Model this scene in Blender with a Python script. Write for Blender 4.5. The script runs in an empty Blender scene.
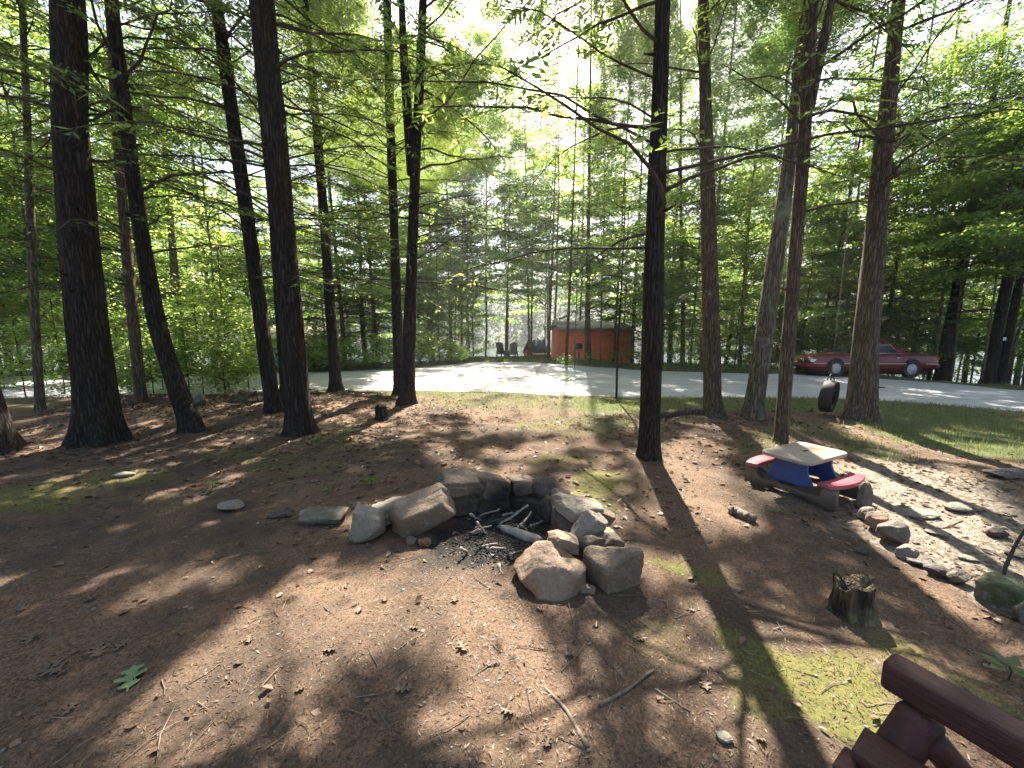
import bpy, bmesh, math, random
import numpy as np
from mathutils import Vector, Matrix, Euler

R = np.random.default_rng(11)
random.seed(5)
SC = bpy.context.scene
COL = SC.collection
PI = math.pi

# ------------------------------------------------------------------ camera
H = 1.62
F = 385.0
PITCH = math.atan((384 - 333) / F)
cp, sp = math.cos(PITCH), math.sin(PITCH)
cam_d = bpy.data.cameras.new('camera')
cam_d.sensor_width = 36.0
cam_d.lens = F / 1024 * 36.0
cam_d.clip_start = 0.05
cam_d.clip_end = 3000
cam = bpy.data.objects.new('camera', cam_d)
COL.objects.link(cam)
cam.location = (0, 0, H)
cam.rotation_euler = (PI / 2 - PITCH, 0, 0)
SC.camera = cam


def ray(px, py):
    dx = (px - 512) / F
    v = (384 - py) / F
    return np.array([dx, cp + v * sp, -sp + v * cp])


def at(px, py, Y):
    d = ray(px, py)
    t = Y / d[1]
    return np.array([d[0] * t, Y, H + d[2] * t])


def flat(px, py, z=0.0):
    d = ray(px, py)
    t = (z - H) / d[2]
    return np.array([d[0] * t, d[1] * t, z])


def project(P):
    P = np.asarray(P, float)
    x, y, z = P[..., 0], P[..., 1], P[..., 2] - H
    dep = y * cp - z * sp
    up = y * sp + z * cp
    dep = np.where(dep < 0.05, 0.05, dep)
    return 512 + F * x / dep, 384 - F * up / dep, dep


# ------------------------------------------------------------------ noise
def vnoise(x, y, seed=0):
    x = np.asarray(x, float); y = np.asarray(y, float)
    xi = np.floor(x).astype(np.int64); yi = np.floor(y).astype(np.int64)
    xf = x - xi; yf = y - yi
    u = xf * xf * (3 - 2 * xf); v = yf * yf * (3 - 2 * yf)

    def h(a, b):
        n = (a * 374761393 + b * 668265263 + seed * 974711) & 0x7fffffff
        n = ((n ^ (n >> 13)) * 1274126177) & 0x7fffffff
        return ((n ^ (n >> 16)) & 0xffff) / 65535.0
    a = h(xi, yi); b = h(xi + 1, yi); c = h(xi, yi + 1); d = h(xi + 1, yi + 1)
    return (a * (1 - u) + b * u) * (1 - v) + (c * (1 - u) + d * u) * v


def fbm(x, y, seed=0, octs=4):
    s = 0; a = .5; t = 0
    for o in range(octs):
        s = s + a * vnoise(x * 2 ** o, y * 2 ** o, seed + o * 17); t += a; a *= .5
    return s / t


def sstep(a, b, x):
    t = np.clip((x - a) / (b - a), 0, 1)
    return t * t * (3 - 2 * t)


# ------------------------------------------------------------------ terrain
NEAR = [(-260, 404), (0, 402), (200, 394), (335, 389), (500, 392), (620, 397), (800, 397), (900, 401), (1024, 411), (1250, 428)]
FAR = [(-200, 380), (0, 376), (300, 372), (420, 367), (475, 361.5), (530, 361.5), (575, 365), (650, 370), (800, 374), (930, 381), (1024, 390), (1250, 408)]
_n = np.array([flat(*p) for p in NEAR]); _f = np.array([flat(*p) for p in FAR])


def y_near(x): return np.interp(x, _n[:, 0], _n[:, 1])
def y_far(x): return np.interp(x, _f[:, 0], _f[:, 1])


def gh(x, y):
    x = np.asarray(x, float); y = np.asarray(y, float)
    yn = y_near(x); yf = y_far(x)
    land = (fbm(x * .55, y * .55, 3, 3) - .5) * .16 + (fbm(x * 3, y * 3, 9, 3) - .5) * .05 + (fbm(x * 14, y * 14, 21, 2) - .5) * .012
    bank = .16 * sstep(-2.2, -4.5, x) * sstep(5.5, 7.5, y) * sstep(10.2, 8.4, y)
    near = (land + bank) * sstep(yn + .1, yn - .9, y)
    beyond = np.clip(y - yf - 1.2, 0, None)
    slope = -3.4 * sstep(0, 26, beyond) + (fbm(x * .5, y * .5, 5, 3) - .5) * .3 * sstep(0, 3, y - yf)
    verge = .07 * sstep(0, .8, y - yf) * sstep(4, 1.5, y - yf)
    return near - .03 * sstep(yn - .5, yn + .3, y) + slope + verge


def gpt(px, py):
    """ground point under a pixel"""
    z = 0.0
    for _ in range(12):
        p = flat(px, py, z)
        z = float(gh(p[0], p[1]))
    p = flat(px, py, z)
    return p


# ------------------------------------------------------------------ mesh helpers
def mesh_np(name, V, F4=None, F3=None, mat=None, smooth=False, attr=None):
    V = np.asarray(V, np.float32).reshape(-1, 3)
    me = bpy.data.meshes.new(name)
    me.vertices.add(len(V)); me.vertices.foreach_set('co', V.ravel())
    idx = []; st = []; tot = []; off = 0
    if F4 is not None and len(F4):
        F4 = np.asarray(F4, np.int32); idx.append(F4.ravel()); st.append(off + np.arange(len(F4)) * 4); tot.append(np.full(len(F4), 4)); off += F4.size
    if F3 is not None and len(F3):
        F3 = np.asarray(F3, np.int32); idx.append(F3.ravel()); st.append(off + np.arange(len(F3)) * 3); tot.append(np.full(len(F3), 3)); off += F3.size
    if idx:
        idx = np.concatenate(idx); st = np.concatenate(st).astype(np.int32); tot = np.concatenate(tot).astype(np.int32)
        me.loops.add(len(idx)); me.loops.foreach_set('vertex_index', idx)
        me.polygons.add(len(st)); me.polygons.foreach_set('loop_start', st); me.polygons.foreach_set('loop_total', tot)
        if smooth:
            me.polygons.foreach_set('use_smooth', np.ones(len(st), bool))
    if attr is not None:
        for k, a in attr.items():
            ca = me.color_attributes.new(k, 'FLOAT_COLOR', 'POINT')
            ca.data.foreach_set('color', np.asarray(a, np.float32).ravel())
    me.update(calc_edges=True)
    if mat: me.materials.append(mat)
    return me


def link(name, me, parent=None, loc=None, rot=None):
    o = bpy.data.objects.new(name, me)
    COL.objects.link(o)
    if parent: o.parent = parent
    if loc is not None: o.location = loc
    if rot is not None: o.rotation_euler = rot
    return o


def tag(o, label=None, cat=None, group=None, kind=None):
    if label: o['label'] = label
    if cat: o['category'] = cat
    if group: o['group'] = group
    if kind: o['kind'] = kind
    return o


def empty(name, loc, label, cat, group=None, rz=0):
    o = bpy.data.objects.new(name, None); COL.objects.link(o)
    o.location = [float(v) for v in loc]; o.rotation_euler = (0, 0, rz)
    o.empty_display_size = .1
    return tag(o, label, cat, group)


class MB:
    """collects geometry"""
    def __init__(s): s.V = []; s.F4 = []; s.F3 = []; s.n = 0
    def add(s, V, F4=None, F3=None):
        V = np.asarray(V, float).reshape(-1, 3)
        if F4 is not None and len(F4): s.F4.append(np.asarray(F4, np.int64) + s.n)
        if F3 is not None and len(F3): s.F3.append(np.asarray(F3, np.int64) + s.n)
        s.V.append(V); s.n += len(V)
    def me(s, name, mat, smooth=False, loc=(0, 0, 0)):
        V = np.concatenate(s.V) if s.V else np.zeros((0, 3))
        return mesh_np(name, V - np.asarray(loc), np.concatenate(s.F4) if s.F4 else None, np.concatenate(s.F3) if s.F3 else None, mat, smooth)
    def tube(s, P, r, n=6, cap=True):
        P = np.asarray(P, float); r = np.broadcast_to(np.asarray(r, float), (len(P),))
        T = np.gradient(P, axis=0); T /= np.linalg.norm(T, axis=1)[:, None] + 1e-9
        up = np.array([0, 0, 1.]) if abs(T[:, 2]).mean() < .8 else np.array([0, 1., 0])
        A = np.cross(T, up); A /= np.linalg.norm(A, axis=1)[:, None] + 1e-9
        B = np.cross(A, T)
        a = np.arange(n) / n * 2 * PI
        V = P[:, None] + r[:, None, None] * (np.cos(a)[None, :, None] * A[:, None] + np.sin(a)[None, :, None] * B[:, None])
        m = len(P)
        i = np.arange(m - 1)[:, None] * n; j = np.arange(n)[None]; k = (j + 1) % n
        Fq = np.stack([i + j, i + k, i + n + k, i + n + j], -1).reshape(-1, 4)
        V = V.reshape(-1, 3); F3 = None
        if cap:
            V = np.concatenate([V, P[:1], P[-1:]])
            c0 = m * n; c1 = c0 + 1; j = np.arange(n); k = (j + 1) % n
            F3 = np.concatenate([np.stack([np.full(n, c0), k, j], -1), np.stack([np.full(n, c1), (m - 1) * n + j, (m - 1) * n + k], -1)])
        s.add(V, Fq, F3)
    def segs(s, P0, P1, r0, r1):
        """many straight 3-sided twigs"""
        P0 = np.asarray(P0, float); P1 = np.asarray(P1, float)
        if not len(P0): return
        T = P1 - P0; T /= np.linalg.norm(T, axis=1)[:, None] + 1e-9
        A = np.cross(T, np.array([.13, .21, .97])); A /= np.linalg.norm(A, axis=1)[:, None] + 1e-9
        B = np.cross(A, T)
        r0 = np.broadcast_to(r0, (len(P0),))[:, None]; r1 = np.broadcast_to(r1, (len(P0),))[:, None]
        vs = []
        for Pp, r in ((P0, r0), (P1, r1)):
            for k in range(3):
                c, q = math.cos(k * 2 * PI / 3), math.sin(k * 2 * PI / 3)
                vs.append(Pp + r * (c * A + q * B))
        V = np.stack(vs, 1).reshape(-1, 3)
        b = np.arange(len(P0))[:, None] * 6
        Fq = np.concatenate([b + np.array([[0, 1, 4, 3]]), b + np.array([[1, 2, 5, 4]]), b + np.array([[2, 0, 3, 5]])])
        s.add(V, Fq)
    def box(s, c, size, rot=None):
        x, y, z = [v / 2 for v in size]
        V = np.array([[-x, -y, -z], [x, -y, -z], [x, y, -z], [-x, y, -z], [-x, -y, z], [x, -y, z], [x, y, z], [-x, y, z]])
        if rot is not None: V = V @ np.array(Euler(rot).to_matrix()).T
        s.add(V + np.asarray(c, float), [[0, 3, 2, 1], [4, 5, 6, 7], [0, 1, 5, 4], [1, 2, 6, 5], [2, 3, 7, 6], [3, 0, 4, 7]])
    def prism(s, poly, axis_vec, u, v, o):
        """extrude 2-D poly (in basis u,v at o) along axis_vec"""
        poly = np.asarray(poly, float); o = np.asarray(o, float); u = np.asarray(u, float); v = np.asarray(v, float)
        A = o + poly[:, :1] * u + poly[:, 1:] * v
        B = A + np.asarray(axis_vec, float)
        n = len(A)
        V = np.concatenate([A, B, A.mean(0)[None], B.mean(0)[None]])
        j = np.arange(n); k = (j + 1) % n
        s.add(V, np.stack([j, k, n + k, n + j], -1), np.concatenate([np.stack([np.full(n, 2 * n), k, j], -1), np.stack([np.full(n, 2 * n + 1), n + j, n + k], -1)]))


def bevel(o, w=.01, seg=2):
    m = o.modifiers.new('bevel', 'BEVEL'); m.width = w; m.segments = seg; m.limit_method = 'ANGLE'; m.angle_limit = math.radians(35)
    return o


# ------------------------------------------------------------------ materials
def mat(name):
    m = bpy.data.materials.new(name); m.use_nodes = True
    nt = m.node_tree
    return m, nt, nt.nodes['Principled BSDF'], nt.nodes['Material Output']


def N(nt, t, **k):
    n = nt.nodes.new(t)
    for a, b in k.items():
        if a.startswith('i_'):
            n.inputs[a[2:].replace('_', ' ')].default_value = b
        else: setattr(n, a, b)
    return n


def ramp(nt, fac, stops):
    r = nt.nodes.new('ShaderNodeValToRGB')
    e = r.color_ramp.elements
    while len(e) < len(stops): e.new(.5)
    for k, (p, c) in zip(e, stops):
        k.position = p; k.color = (*c, 1) if len(c) == 3 else c
    nt.links.new(fac, r.inputs['Fac'])
    return r.outputs['Color']


def mixc(nt, fac, a, b, mode='MIX'):
    m = nt.nodes.new('ShaderNodeMix'); m.data_type = 'RGBA'; m.blend_type = mode
    for sock, v in ((m.inputs['Factor'], fac), (m.inputs[6], a), (m.inputs[7], b)):
        if hasattr(v, 'is_linked'): nt.links.new(v, sock)
        else: sock.default_value = v if not isinstance(v, tuple) else ((*v, 1) if len(v) == 3 else v)
    return m.outputs[2]


def noise(nt, scale, detail=4, rough=.6, vec=None, out='Fac'):
    n = nt.nodes.new('ShaderNodeTexNoise'); n.inputs['Scale'].default_value = scale; n.inputs['Detail'].default_value = detail; n.inputs['Roughness'].default_value = rough
    if vec is not None: nt.links.new(vec, n.inputs['Vector'])
    return n.outputs[out]


def bump(nt, h, strength, dist, prev=None):
    b = nt.nodes.new('ShaderNodeBump'); b.inputs['Strength'].default_value = strength; b.inputs['Distance'].default_value = dist
    nt.links.new(h, b.inputs['Height'])
    if prev is not None: nt.links.new(prev, b.inputs['Normal'])
    return b.outputs['Normal']


def objco(nt, scale=(1, 1, 1)):
    tc = nt.nodes.new('ShaderNodeTexCoord'); mp = nt.nodes.new('ShaderNodeMapping'); mp.inputs['Scale'].default_value = scale
    nt.links.new(tc.outputs['Object'], mp.inputs['Vector'])
    return mp.outputs['Vector']


def simple(name, col, rough=.6, metal=0, var=.25, scale=8, bmp=0, bdist=.01, spec=.5, coat=0):
    m, nt, p, o = mat(name)
    v = objco(nt)
    f = noise(nt, scale, 5, .65, v)
    lo = tuple(c * (1 - var) for c in col); hi = tuple(min(1, c * (1 + var)) for c in col)
    nt.links.new(ramp(nt, f, [(.3, lo), (.7, hi)]), p.inputs['Base Color'])
    p.inputs['Roughness'].default_value = rough; p.inputs['Metallic'].default_value = metal
    p.inputs['Specular IOR Level'].default_value = spec; p.inputs['Coat Weight'].default_value = coat
    if bmp: nt.links.new(bump(nt, noise(nt, scale * 3, 6, .7, v), bmp, bdist), p.inputs['Normal'])
    return m


def leaf_mat(name, c1, c2, t1, t2, tw=.5, gl_=.05):
    """thin leaf: reflects and lets light through; each leaf its own tint"""
    m, nt, p, o = mat(name)
    nt.nodes.remove(p)
    g = nt.nodes.new('ShaderNodeNewGeometry')
    d = nt.nodes.new('ShaderNodeBsdfDiffuse'); t = nt.nodes.new('ShaderNodeBsdfTranslucent'); gl = nt.nodes.new('ShaderNodeBsdfGlossy'); gl.inputs['Roughness'].default_value = .38
    nt.links.new(ramp(nt, g.outputs['Random Per Island'], [(0, c1), (1, c2)]), d.inputs['Color'])
    nt.links.new(ramp(nt, g.outputs['Random Per Island'], [(0, t1), (1, t2)]), t.inputs['Color'])
    mx = nt.nodes.new('ShaderNodeMixShader'); mx.inputs[0].default_value = tw
    nt.links.new(d.outputs[0], mx.inputs[1]); nt.links.new(t.outputs[0], mx.inputs[2])
    m2 = nt.nodes.new('ShaderNodeMixShader'); m2.inputs[0].default_value = gl_
    nt.links.new(mx.outputs[0], m2.inputs[1]); nt.links.new(gl.outputs[0], m2.inputs[2])
    nt.links.new(m2.outputs[0], o.inputs['Surface'])
    return m


def bark_mat(name, dark, light, scale=1.0, lichen=0.0, lich_col=(.22, .24, .17)):
    m, nt, p, o = mat(name)
    v = objco(nt, (11 * scale, 11 * scale, 1.1 * scale))
    vo = nt.nodes.new('ShaderNodeTexVoronoi'); vo.feature = 'DISTANCE_TO_EDGE'; vo.inputs['Scale'].default_value = 2.6
    wn = noise(nt, 2.2, 3, .6, v, 'Color')
    ad = nt.nodes.new('ShaderNodeVectorMath'); ad.operation = 'ADD'
    sc = nt.nodes.new('ShaderNodeVectorMath'); sc.operation = 'SCALE'; sc.inputs['Scale'].default_value = .9
    nt.links.new(wn, sc.inputs[0]); nt.links.new(v, ad.inputs[0]); nt.links.new(sc.outputs[0], ad.inputs[1])
    nt.links.new(ad.outputs[0], vo.inputs['Vector'])
    n1 = noise(nt, 6, 6, .7, v)
    edge = ramp(nt, vo.outputs['Distance'], [(0, (0, 0, 0)), (.30, (1, 1, 1))])
    base = mixc(nt, edge, tuple(c * .45 for c in dark), mixc(nt, n1, dark, light))
    if lichen > 0:
        v2 = objco(nt)
        lf = noise(nt, 2.3, 5, .7, v2)
        base = mixc(nt, ramp(nt, lf, [(.62 - lichen * .3, (0, 0, 0)), (.75 - lichen * .2, (1, 1, 1))]), base, lich_col)
    nt.links.new(base, p.inputs['Base Color'])
    p.inputs['Roughness'].default_value = .9; p.inputs['Specular IOR Level'].default_value = .2
    b1 = bump(nt, edge, .9, .02); b2 = bump(nt, n1, .5, .01, b1)
    nt.links.new(b2, p.inputs['Normal'])
    return m


M = {}
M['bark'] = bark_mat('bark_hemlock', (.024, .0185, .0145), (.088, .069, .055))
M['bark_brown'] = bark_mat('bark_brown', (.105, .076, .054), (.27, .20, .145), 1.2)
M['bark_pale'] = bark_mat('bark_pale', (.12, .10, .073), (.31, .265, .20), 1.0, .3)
M['twig'] = simple('twig_bark', (.050, .038, .030), .9, var=.4, scale=20)
M['needle'] = leaf_mat('hemlock_needles', (.030, .055, .018), (.07, .10, .028), (.22, .34, .05), (.48, .58, .13), .55)
M['needle_far'] = leaf_mat('hemlock_needles_dense', (.022, .048, .022), (.055, .09, .03), (.13, .28, .06), (.36, .50, .13), .54)
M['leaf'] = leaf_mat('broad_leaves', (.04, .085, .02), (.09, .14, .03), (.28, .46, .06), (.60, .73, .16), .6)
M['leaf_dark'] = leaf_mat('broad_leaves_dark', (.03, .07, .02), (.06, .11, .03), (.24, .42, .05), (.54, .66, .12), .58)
M['grass'] = leaf_mat('grass_blades', (.05, .085, .025), (.13, .15, .05), (.13, .20, .04), (.28, .31, .09), .42)
M['needles_dead'] = leaf_mat('dead_needles', (.04, .026, .017), (.18, .122, .08), (.03, .018, .01), (.07, .045, .03), .15, .015)
M['moss'] = leaf_mat('moss_blades', (.09, .10, .025), (.28, .26, .085), (.12, .15, .03), (.26, .26, .07), .35)
M['far'] = leaf_mat('far_foliage', (.03, .06, .03), (.06, .095, .04), (.06, .11, .035), (.12, .17, .05), .35)
M['litter'] = leaf_mat('dead_leaves', (.07, .045, .028), (.23, .16, .108), (.05, .025, .012), (.12, .08, .045), .2, .02)


def ground_mat():
    m, nt, p, o = mat('forest_floor')
    v = objco(nt)
    at_ = nt.nodes.new('ShaderNodeVertexColor'); at_.layer_name = 'zone'
    se = nt.nodes.new('ShaderNodeSeparateColor'); nt.links.new(at_.outputs['Color'], se.inputs[0])
    big = noise(nt, .9, 6, .65, v); mid = noise(nt, 7, 6, .7, v); fine = noise(nt, 70, 5, .75, v); vf = noise(nt, 260, 3, .7, v)
    soil = mixc(nt, mid, (.040, .0255, .0170), (.108, .0690, .0455))
    soil = mixc(nt, ramp(nt, fine, [(.38, (0, 0, 0)), (.66, (1, 1, 1))]), soil, (0.20, 0.137, 0.094))
    soil = mixc(nt, ramp(nt, vf, [(.55, (0, 0, 0)), (.72, (1, 1, 1))]), soil, (0.255, 0.178, 0.122))
    soil = mixc(nt, ramp(nt, big, [(.40, (.85, .85, .85)), (.55, (0, 0, 0))]), soil, (0.0585, 0.0452, 0.0351))
    # needle flecks
    vo = nt.nodes.new('ShaderNodeTexVoronoi'); vo.inputs['Scale'].default_value = 42; vo.inputs['Randomness'].default_value = 1
    nt.links.new(v, vo.inputs['Vector'])
    soil = mixc(nt, ramp(nt, vo.outputs['Distance'], [(.10, (.8, .8, .8)), (.22, (0, 0, 0))]), soil, mixc(nt, vo.outputs['Color'], (0.0468, 0.0312, 0.0234), (0.2808, 0.2028, 0.1404)))
    def mask(sock, n, lo=.35, hi=.6):
        a = nt.nodes.new('ShaderNodeMath'); a.operation = 'ADD'
        b = nt.nodes.new('ShaderNodeMath'); b.operation = 'MULTIPLY_ADD'; b.inputs[1].default_value = .8; b.inputs[2].default_value = -.4
        nt.links.new(n, b.inputs[0]); nt.links.new(sock, a.inputs[0]); nt.links.new(b.outputs[0], a.inputs[1])
        return ramp(nt, a.outputs[0], [(lo, (0, 0, 0)), (hi, (1, 1, 1))])
    moss_c = mixc(nt, mid, mixc(nt, fine, (.030, .042, .010), (.11, .125, .030)), mixc(nt, fine, (.075, .078, .022), (.26, .225, .085)))
    holes = ramp(nt, mixc(nt, .5, noise(nt, 15, 5, .75, v), fine), [(.36, (.2, .2, .2)), (.50, (1, 1, 1))])
    c = mixc(nt, mixc(nt, 1.0, mask(se.outputs[0], mixc(nt, .5, mid, fine), .25, .85), holes, 'MULTIPLY'), soil, moss_c)
    c = mixc(nt, mask(se.outputs[1], mixc(nt, .5, mid, fine), .25, .85), c, mixc(nt, fine, (.045, .065, .02), (.11, .12, .045)))
    grav = mixc(nt, fine, (.19, .158, .118), (.47, .405, .32))
    vg = nt.nodes.new('ShaderNodeTexVoronoi'); vg.inputs['Scale'].default_value = 24; nt.links.new(v, vg.inputs['Vector'])
    grav = mixc(nt, ramp(nt, vg.outputs['Distance'], [(.2, (0, 0, 0)), (.5, (.7, .7, .7))]), grav, (.11, .09, .07))
    c = mixc(nt, mask(se.outputs[2], mid, .25, .85), c, grav)
    char = nt.nodes.new('ShaderNodeMath'); char.operation = 'MULTIPLY'; char.inputs[1].default_value = 1
    nt.links.new(at_.outputs['Alpha'], char.inputs[0])
    c = mixc(nt, mask(char.outputs[0], mid, .22, .62), c, mixc(nt, fine, (.008, .008, .008), (.045, .042, .04)))
    nt.links.new(c, p.inputs['Base Color'])
    p.inputs['Roughness'].default_value = .95; p.inputs['Specular IOR Level'].default_value = .15
    b = bump(nt, mid, .6, .03); b = bump(nt, fine, .8, .012, b); b = bump(nt, vf, .7, .004, b)
    nt.links.new(b, p.inputs['Normal'])
    return m


def road_mat():
    m, nt, p, o = mat('road_gravel')
    v = objco(nt)
    big = noise(nt, .6, 5, .6, v); fine = noise(nt, 60, 4, .8, v)
    c = mixc(nt, big, (.27, .275, .29), (.40, .40, .41))
    c = mixc(nt, ramp(nt, fine, [(.4, (0, 0, 0)), (.65, (.6, .6, .6))]), c, (.50, .50, .50))
    ve = objco(nt, (.12, 1.6, 1))
    c = mixc(nt, ramp(nt, noise(nt, 1.3, 4, .6, ve), [(.45, (0, 0, 0)), (.65, (.45, .45, .45))]), c, (.24, .24, .245))
    nt.links.new(c, p.inputs['Base Color']); p.inputs['Roughness'].default_value = .9; p.inputs['Specular IOR Level'].default_value = .25
    nt.links.new(bump(nt, fine, .7, .01), p.inputs['Normal'])
    return m


def rock_mat(name, lo, hi, lich=.3, stain=None, soot=False):
    m, nt, p, o = mat(name)
    tc = nt.nodes.new('ShaderNodeTexCoord'); oi = nt.nodes.new('ShaderNodeObjectInfo')
    ad = nt.nodes.new('ShaderNodeVectorMath'); ad.operation = 'ADD'
    sc = nt.nodes.new('ShaderNodeVectorMath'); sc.operation = 'SCALE'; sc.inputs[0].default_value = (13, 7, 19)
    nt.links.new(oi.outputs['Random'], sc.inputs['Scale']); nt.links.new(tc.outputs['Object'], ad.inputs[0]); nt.links.new(sc.outputs[0], ad.inputs[1])
    v = ad.outputs[0]
    n1 = noise(nt, 6, 6, .7, v); n2 = noise(nt, 40, 5, .8, v); n3 = noise(nt, 3.2, 3, .5, v)
    c = mixc(nt, n1, lo, hi)
    c = mixc(nt, ramp(nt, n2, [(.5, (0, 0, 0)), (.75, (.7, .7, .7))]), c, tuple(x * .45 for x in lo))
    if stain: c = mixc(nt, ramp(nt, n3, [(.5, (0, 0, 0)), (.6, (.85, .85, .85))]), c, stain)
    c = mixc(nt, ramp(nt, noise(nt, 9, 5, .75, v), [(.62 - lich * .2, (0, 0, 0)), (.72 - lich * .2, (.6, .6, .6))]), c, (.30, .30, .24))
    if soot:            # smoke-blackened towards the fire
        gp = nt.nodes.new('ShaderNodeNewGeometry'); vd = nt.nodes.new('ShaderNodeVectorMath'); vd.operation = 'DISTANCE'; vd.inputs[1].default_value = (-.06, 3.0, .12)
        nt.links.new(gp.outputs['Position'], vd.inputs[0])
        ma = nt.nodes.new('ShaderNodeMath'); ma.operation = 'MULTIPLY_ADD'; ma.inputs[1].default_value = .22; nt.links.new(n1, ma.inputs[0]); nt.links.new(vd.outputs['Value'], ma.inputs[2])
        c = mixc(nt, ramp(nt, ma.outputs[0], [(.38, (.95, .95, .95)), (.56, (0, 0, 0))]), c, (.014, .012, .011))
    nt.links.new(c, p.inputs['Base Color']); p.inputs['Roughness'].default_value = .85; p.inputs['Specular IOR Level'].default_value = .3
    b = bump(nt, n1, 1., .05); b = bump(nt, noise(nt, 16, 6, .75, v), .8, .02, b); b = bump(nt, n2, .7, .008, b); nt.links.new(b, p.inputs['Normal'])
    return m


M['ground'] = ground_mat(); M['road'] = road_mat()
M['rock'] = rock_mat('stone_grey', (0.0779, 0.0656, 0.0541), (0.2132, 0.1845, 0.1517), .2)
M['rock_warm'] = rock_mat('stone_warm', (.14, .10, .075), (.29, .215, .165), .1, (.20, .11, .05))
M['rock_dark'] = rock_mat('stone_dark', (.045, .038, .033), (.12, .10, .086), .1)
for k_, a_ in (('rock', ((.125, .094, .066), (.32, .25, .18), .25)), ('rock_warm', ((0.1640, 0.1128, 0.0769), (0.3690, 0.2767, 0.2050), .2, (.22, .115, .045))), ('rock_dark', ((.06, .048, .038), (.16, .13, .105), .1)), ('rock_pale', ((0.1558, 0.1312, 0.1025), (0.3444, 0.3034, 0.2460), .35)), ('rock_moss', ((0.0820, 0.0738, 0.0533), (0.2132, 0.1927, 0.1476), .4))):
    M['ring_' + k_] = rock_mat('ring_' + k_, *a_, soot=True)
M['rock_pale'] = rock_mat('stone_pale', (0.1394, 0.1230, 0.0984), (0.2952, 0.2624, 0.2173), .2)
M['rock_moss'] = rock_mat('stone_mossy', (.08, .078, .055), (.2, .185, .14), .35, (.10, .115, .05))

# ------------------------------------------------------------------ sun and sky
SUN_EL = math.radians(50); SUN_AZ = math.radians(9.5)   # azimuth from +Y towards +X
S = np.array([math.cos(SUN_EL) * math.sin(SUN_AZ), math.cos(SUN_EL) * math.cos(SUN_AZ), math.sin(SUN_EL)])
sd = bpy.data.lights.new('sun', 'SUN'); sd.energy = 5.0; sd.angle = math.radians(.53); sd.color = (1, .91, .78)
so = bpy.data.objects.new('sun', sd); COL.objects.link(so)
so.rotation_euler = Vector(S).to_track_quat('Z', 'Y').to_euler()
w = bpy.data.worlds.new('World'); SC.world = w; w.use_nodes = True
nt = w.node_tree; bg = nt.nodes['Background']
sky = nt.nodes.new('ShaderNodeTexSky'); sky.sky_type = 'NISHITA'; sky.sun_disc = False
sky.sun_elevation = SUN_EL; sky.sun_rotation = SUN_AZ
sky.air_density = 1.0; sky.dust_density = 3.0; sky.ozone_density = .6
nt.links.new(sky.outputs[0], bg.inputs[0]); bg.inputs[1].default_value = .05

# ------------------------------------------------------------------ light openings in the canopy, by where on the ground their sun lands
# (cx, cy, rx, ry, angle deg, strength) on the ground as it is seen; the canopy leaves these openings free
OPEN = [
    (255, 680, 175, 46, -36, 1), (330, 625, 66, 52, -30, 1), (165, 745, 70, 30, -35, 1),
    (520, 710, 115, 46, 50, 1), (490, 755, 90, 36, 0, 1), (430, 580, 66, 26, -10, .8), (470, 650, 44, 56, 10, .7), (390, 640, 40, 40, 0, .5),
    (170, 585, 70, 13, -18, .55), (50, 735, 60, 30, -30, .5),
    (390, 508, 50, 14, -15, .9), (585, 515, 24, 18, 30, 1), (612, 575, 22, 30, 0, .8), (545, 575, 26, 22, 0, .45),
    (735, 640, 55, 16, 25, .9), (830, 690, 105, 36, 22, 1), (775, 695, 70, 32, 15, .95), (680, 568, 60, 12, 8, .9),
    (960, 620, 70, 10, 30, .9), (920, 745, 60, 20, 0, .7), (600, 500, 55, 10, 40, .6),
    (690, 490, 60, 40, 30, .55),
    (478, 378, 100, 26, 0, 1), (500, 398, 90, 10, 0, .9), (560, 420, 60, 9, -8, .8), (520, 408, 120, 7, 0, .8),
    (950, 455, 120, 9, 14, .9), (890, 480, 60, 8, 12, .8), (960, 545, 90, 22, 20, .6), (930, 510, 80, 12, 12, .7), (880, 520, 40, 14, 0, .7),
    (795, 452, 40, 12, 0, .75), (800, 480, 50, 10, 0, .6),
    (60, 390, 60, 10, 0, .8), (1010, 450, 40, 6, 0, .8), (690, 360, 60, 3, 0, .7),
]
# dapple density where sun comes through in flecks
DAP = [(520, 435, 170, 45, 0, .52), (430, 430, 120, 40, 0, .45), (740, 480, 110, 60, 10, .4), (920, 530, 150, 70, 15, .55), (250, 425, 160, 30, 0, .2), (60, 440, 90, 30, 0, .16),
       (120, 480, 200, 22, -5, .2), (930, 640, 120, 50, 20, .3), (800, 385, 260, 15, 0, .42), (620, 378, 90, 12, 0, .4), (300, 385, 120, 10, 0, .45), (480, 380, 120, 25, 0, .8), (1000, 440, 80, 30, 0, .2), (560, 480, 120, 40, 0, .3)]


def ell(px, py, L, soft=(1.15, .8)):
    out = np.zeros_like(px)
    for cx, cy, rx, ry, a, s in L:
        a = math.radians(a); ca, sa = math.cos(a), math.sin(a)
        dx = px - cx; dy = py - cy
        u = (dx * ca + dy * sa) / rx; v = (-dx * sa + dy * ca) / ry
        r = np.sqrt(u * u + v * v)
        out = np.maximum(out, s * sstep(soft[0], soft[1], r))
    return out


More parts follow.
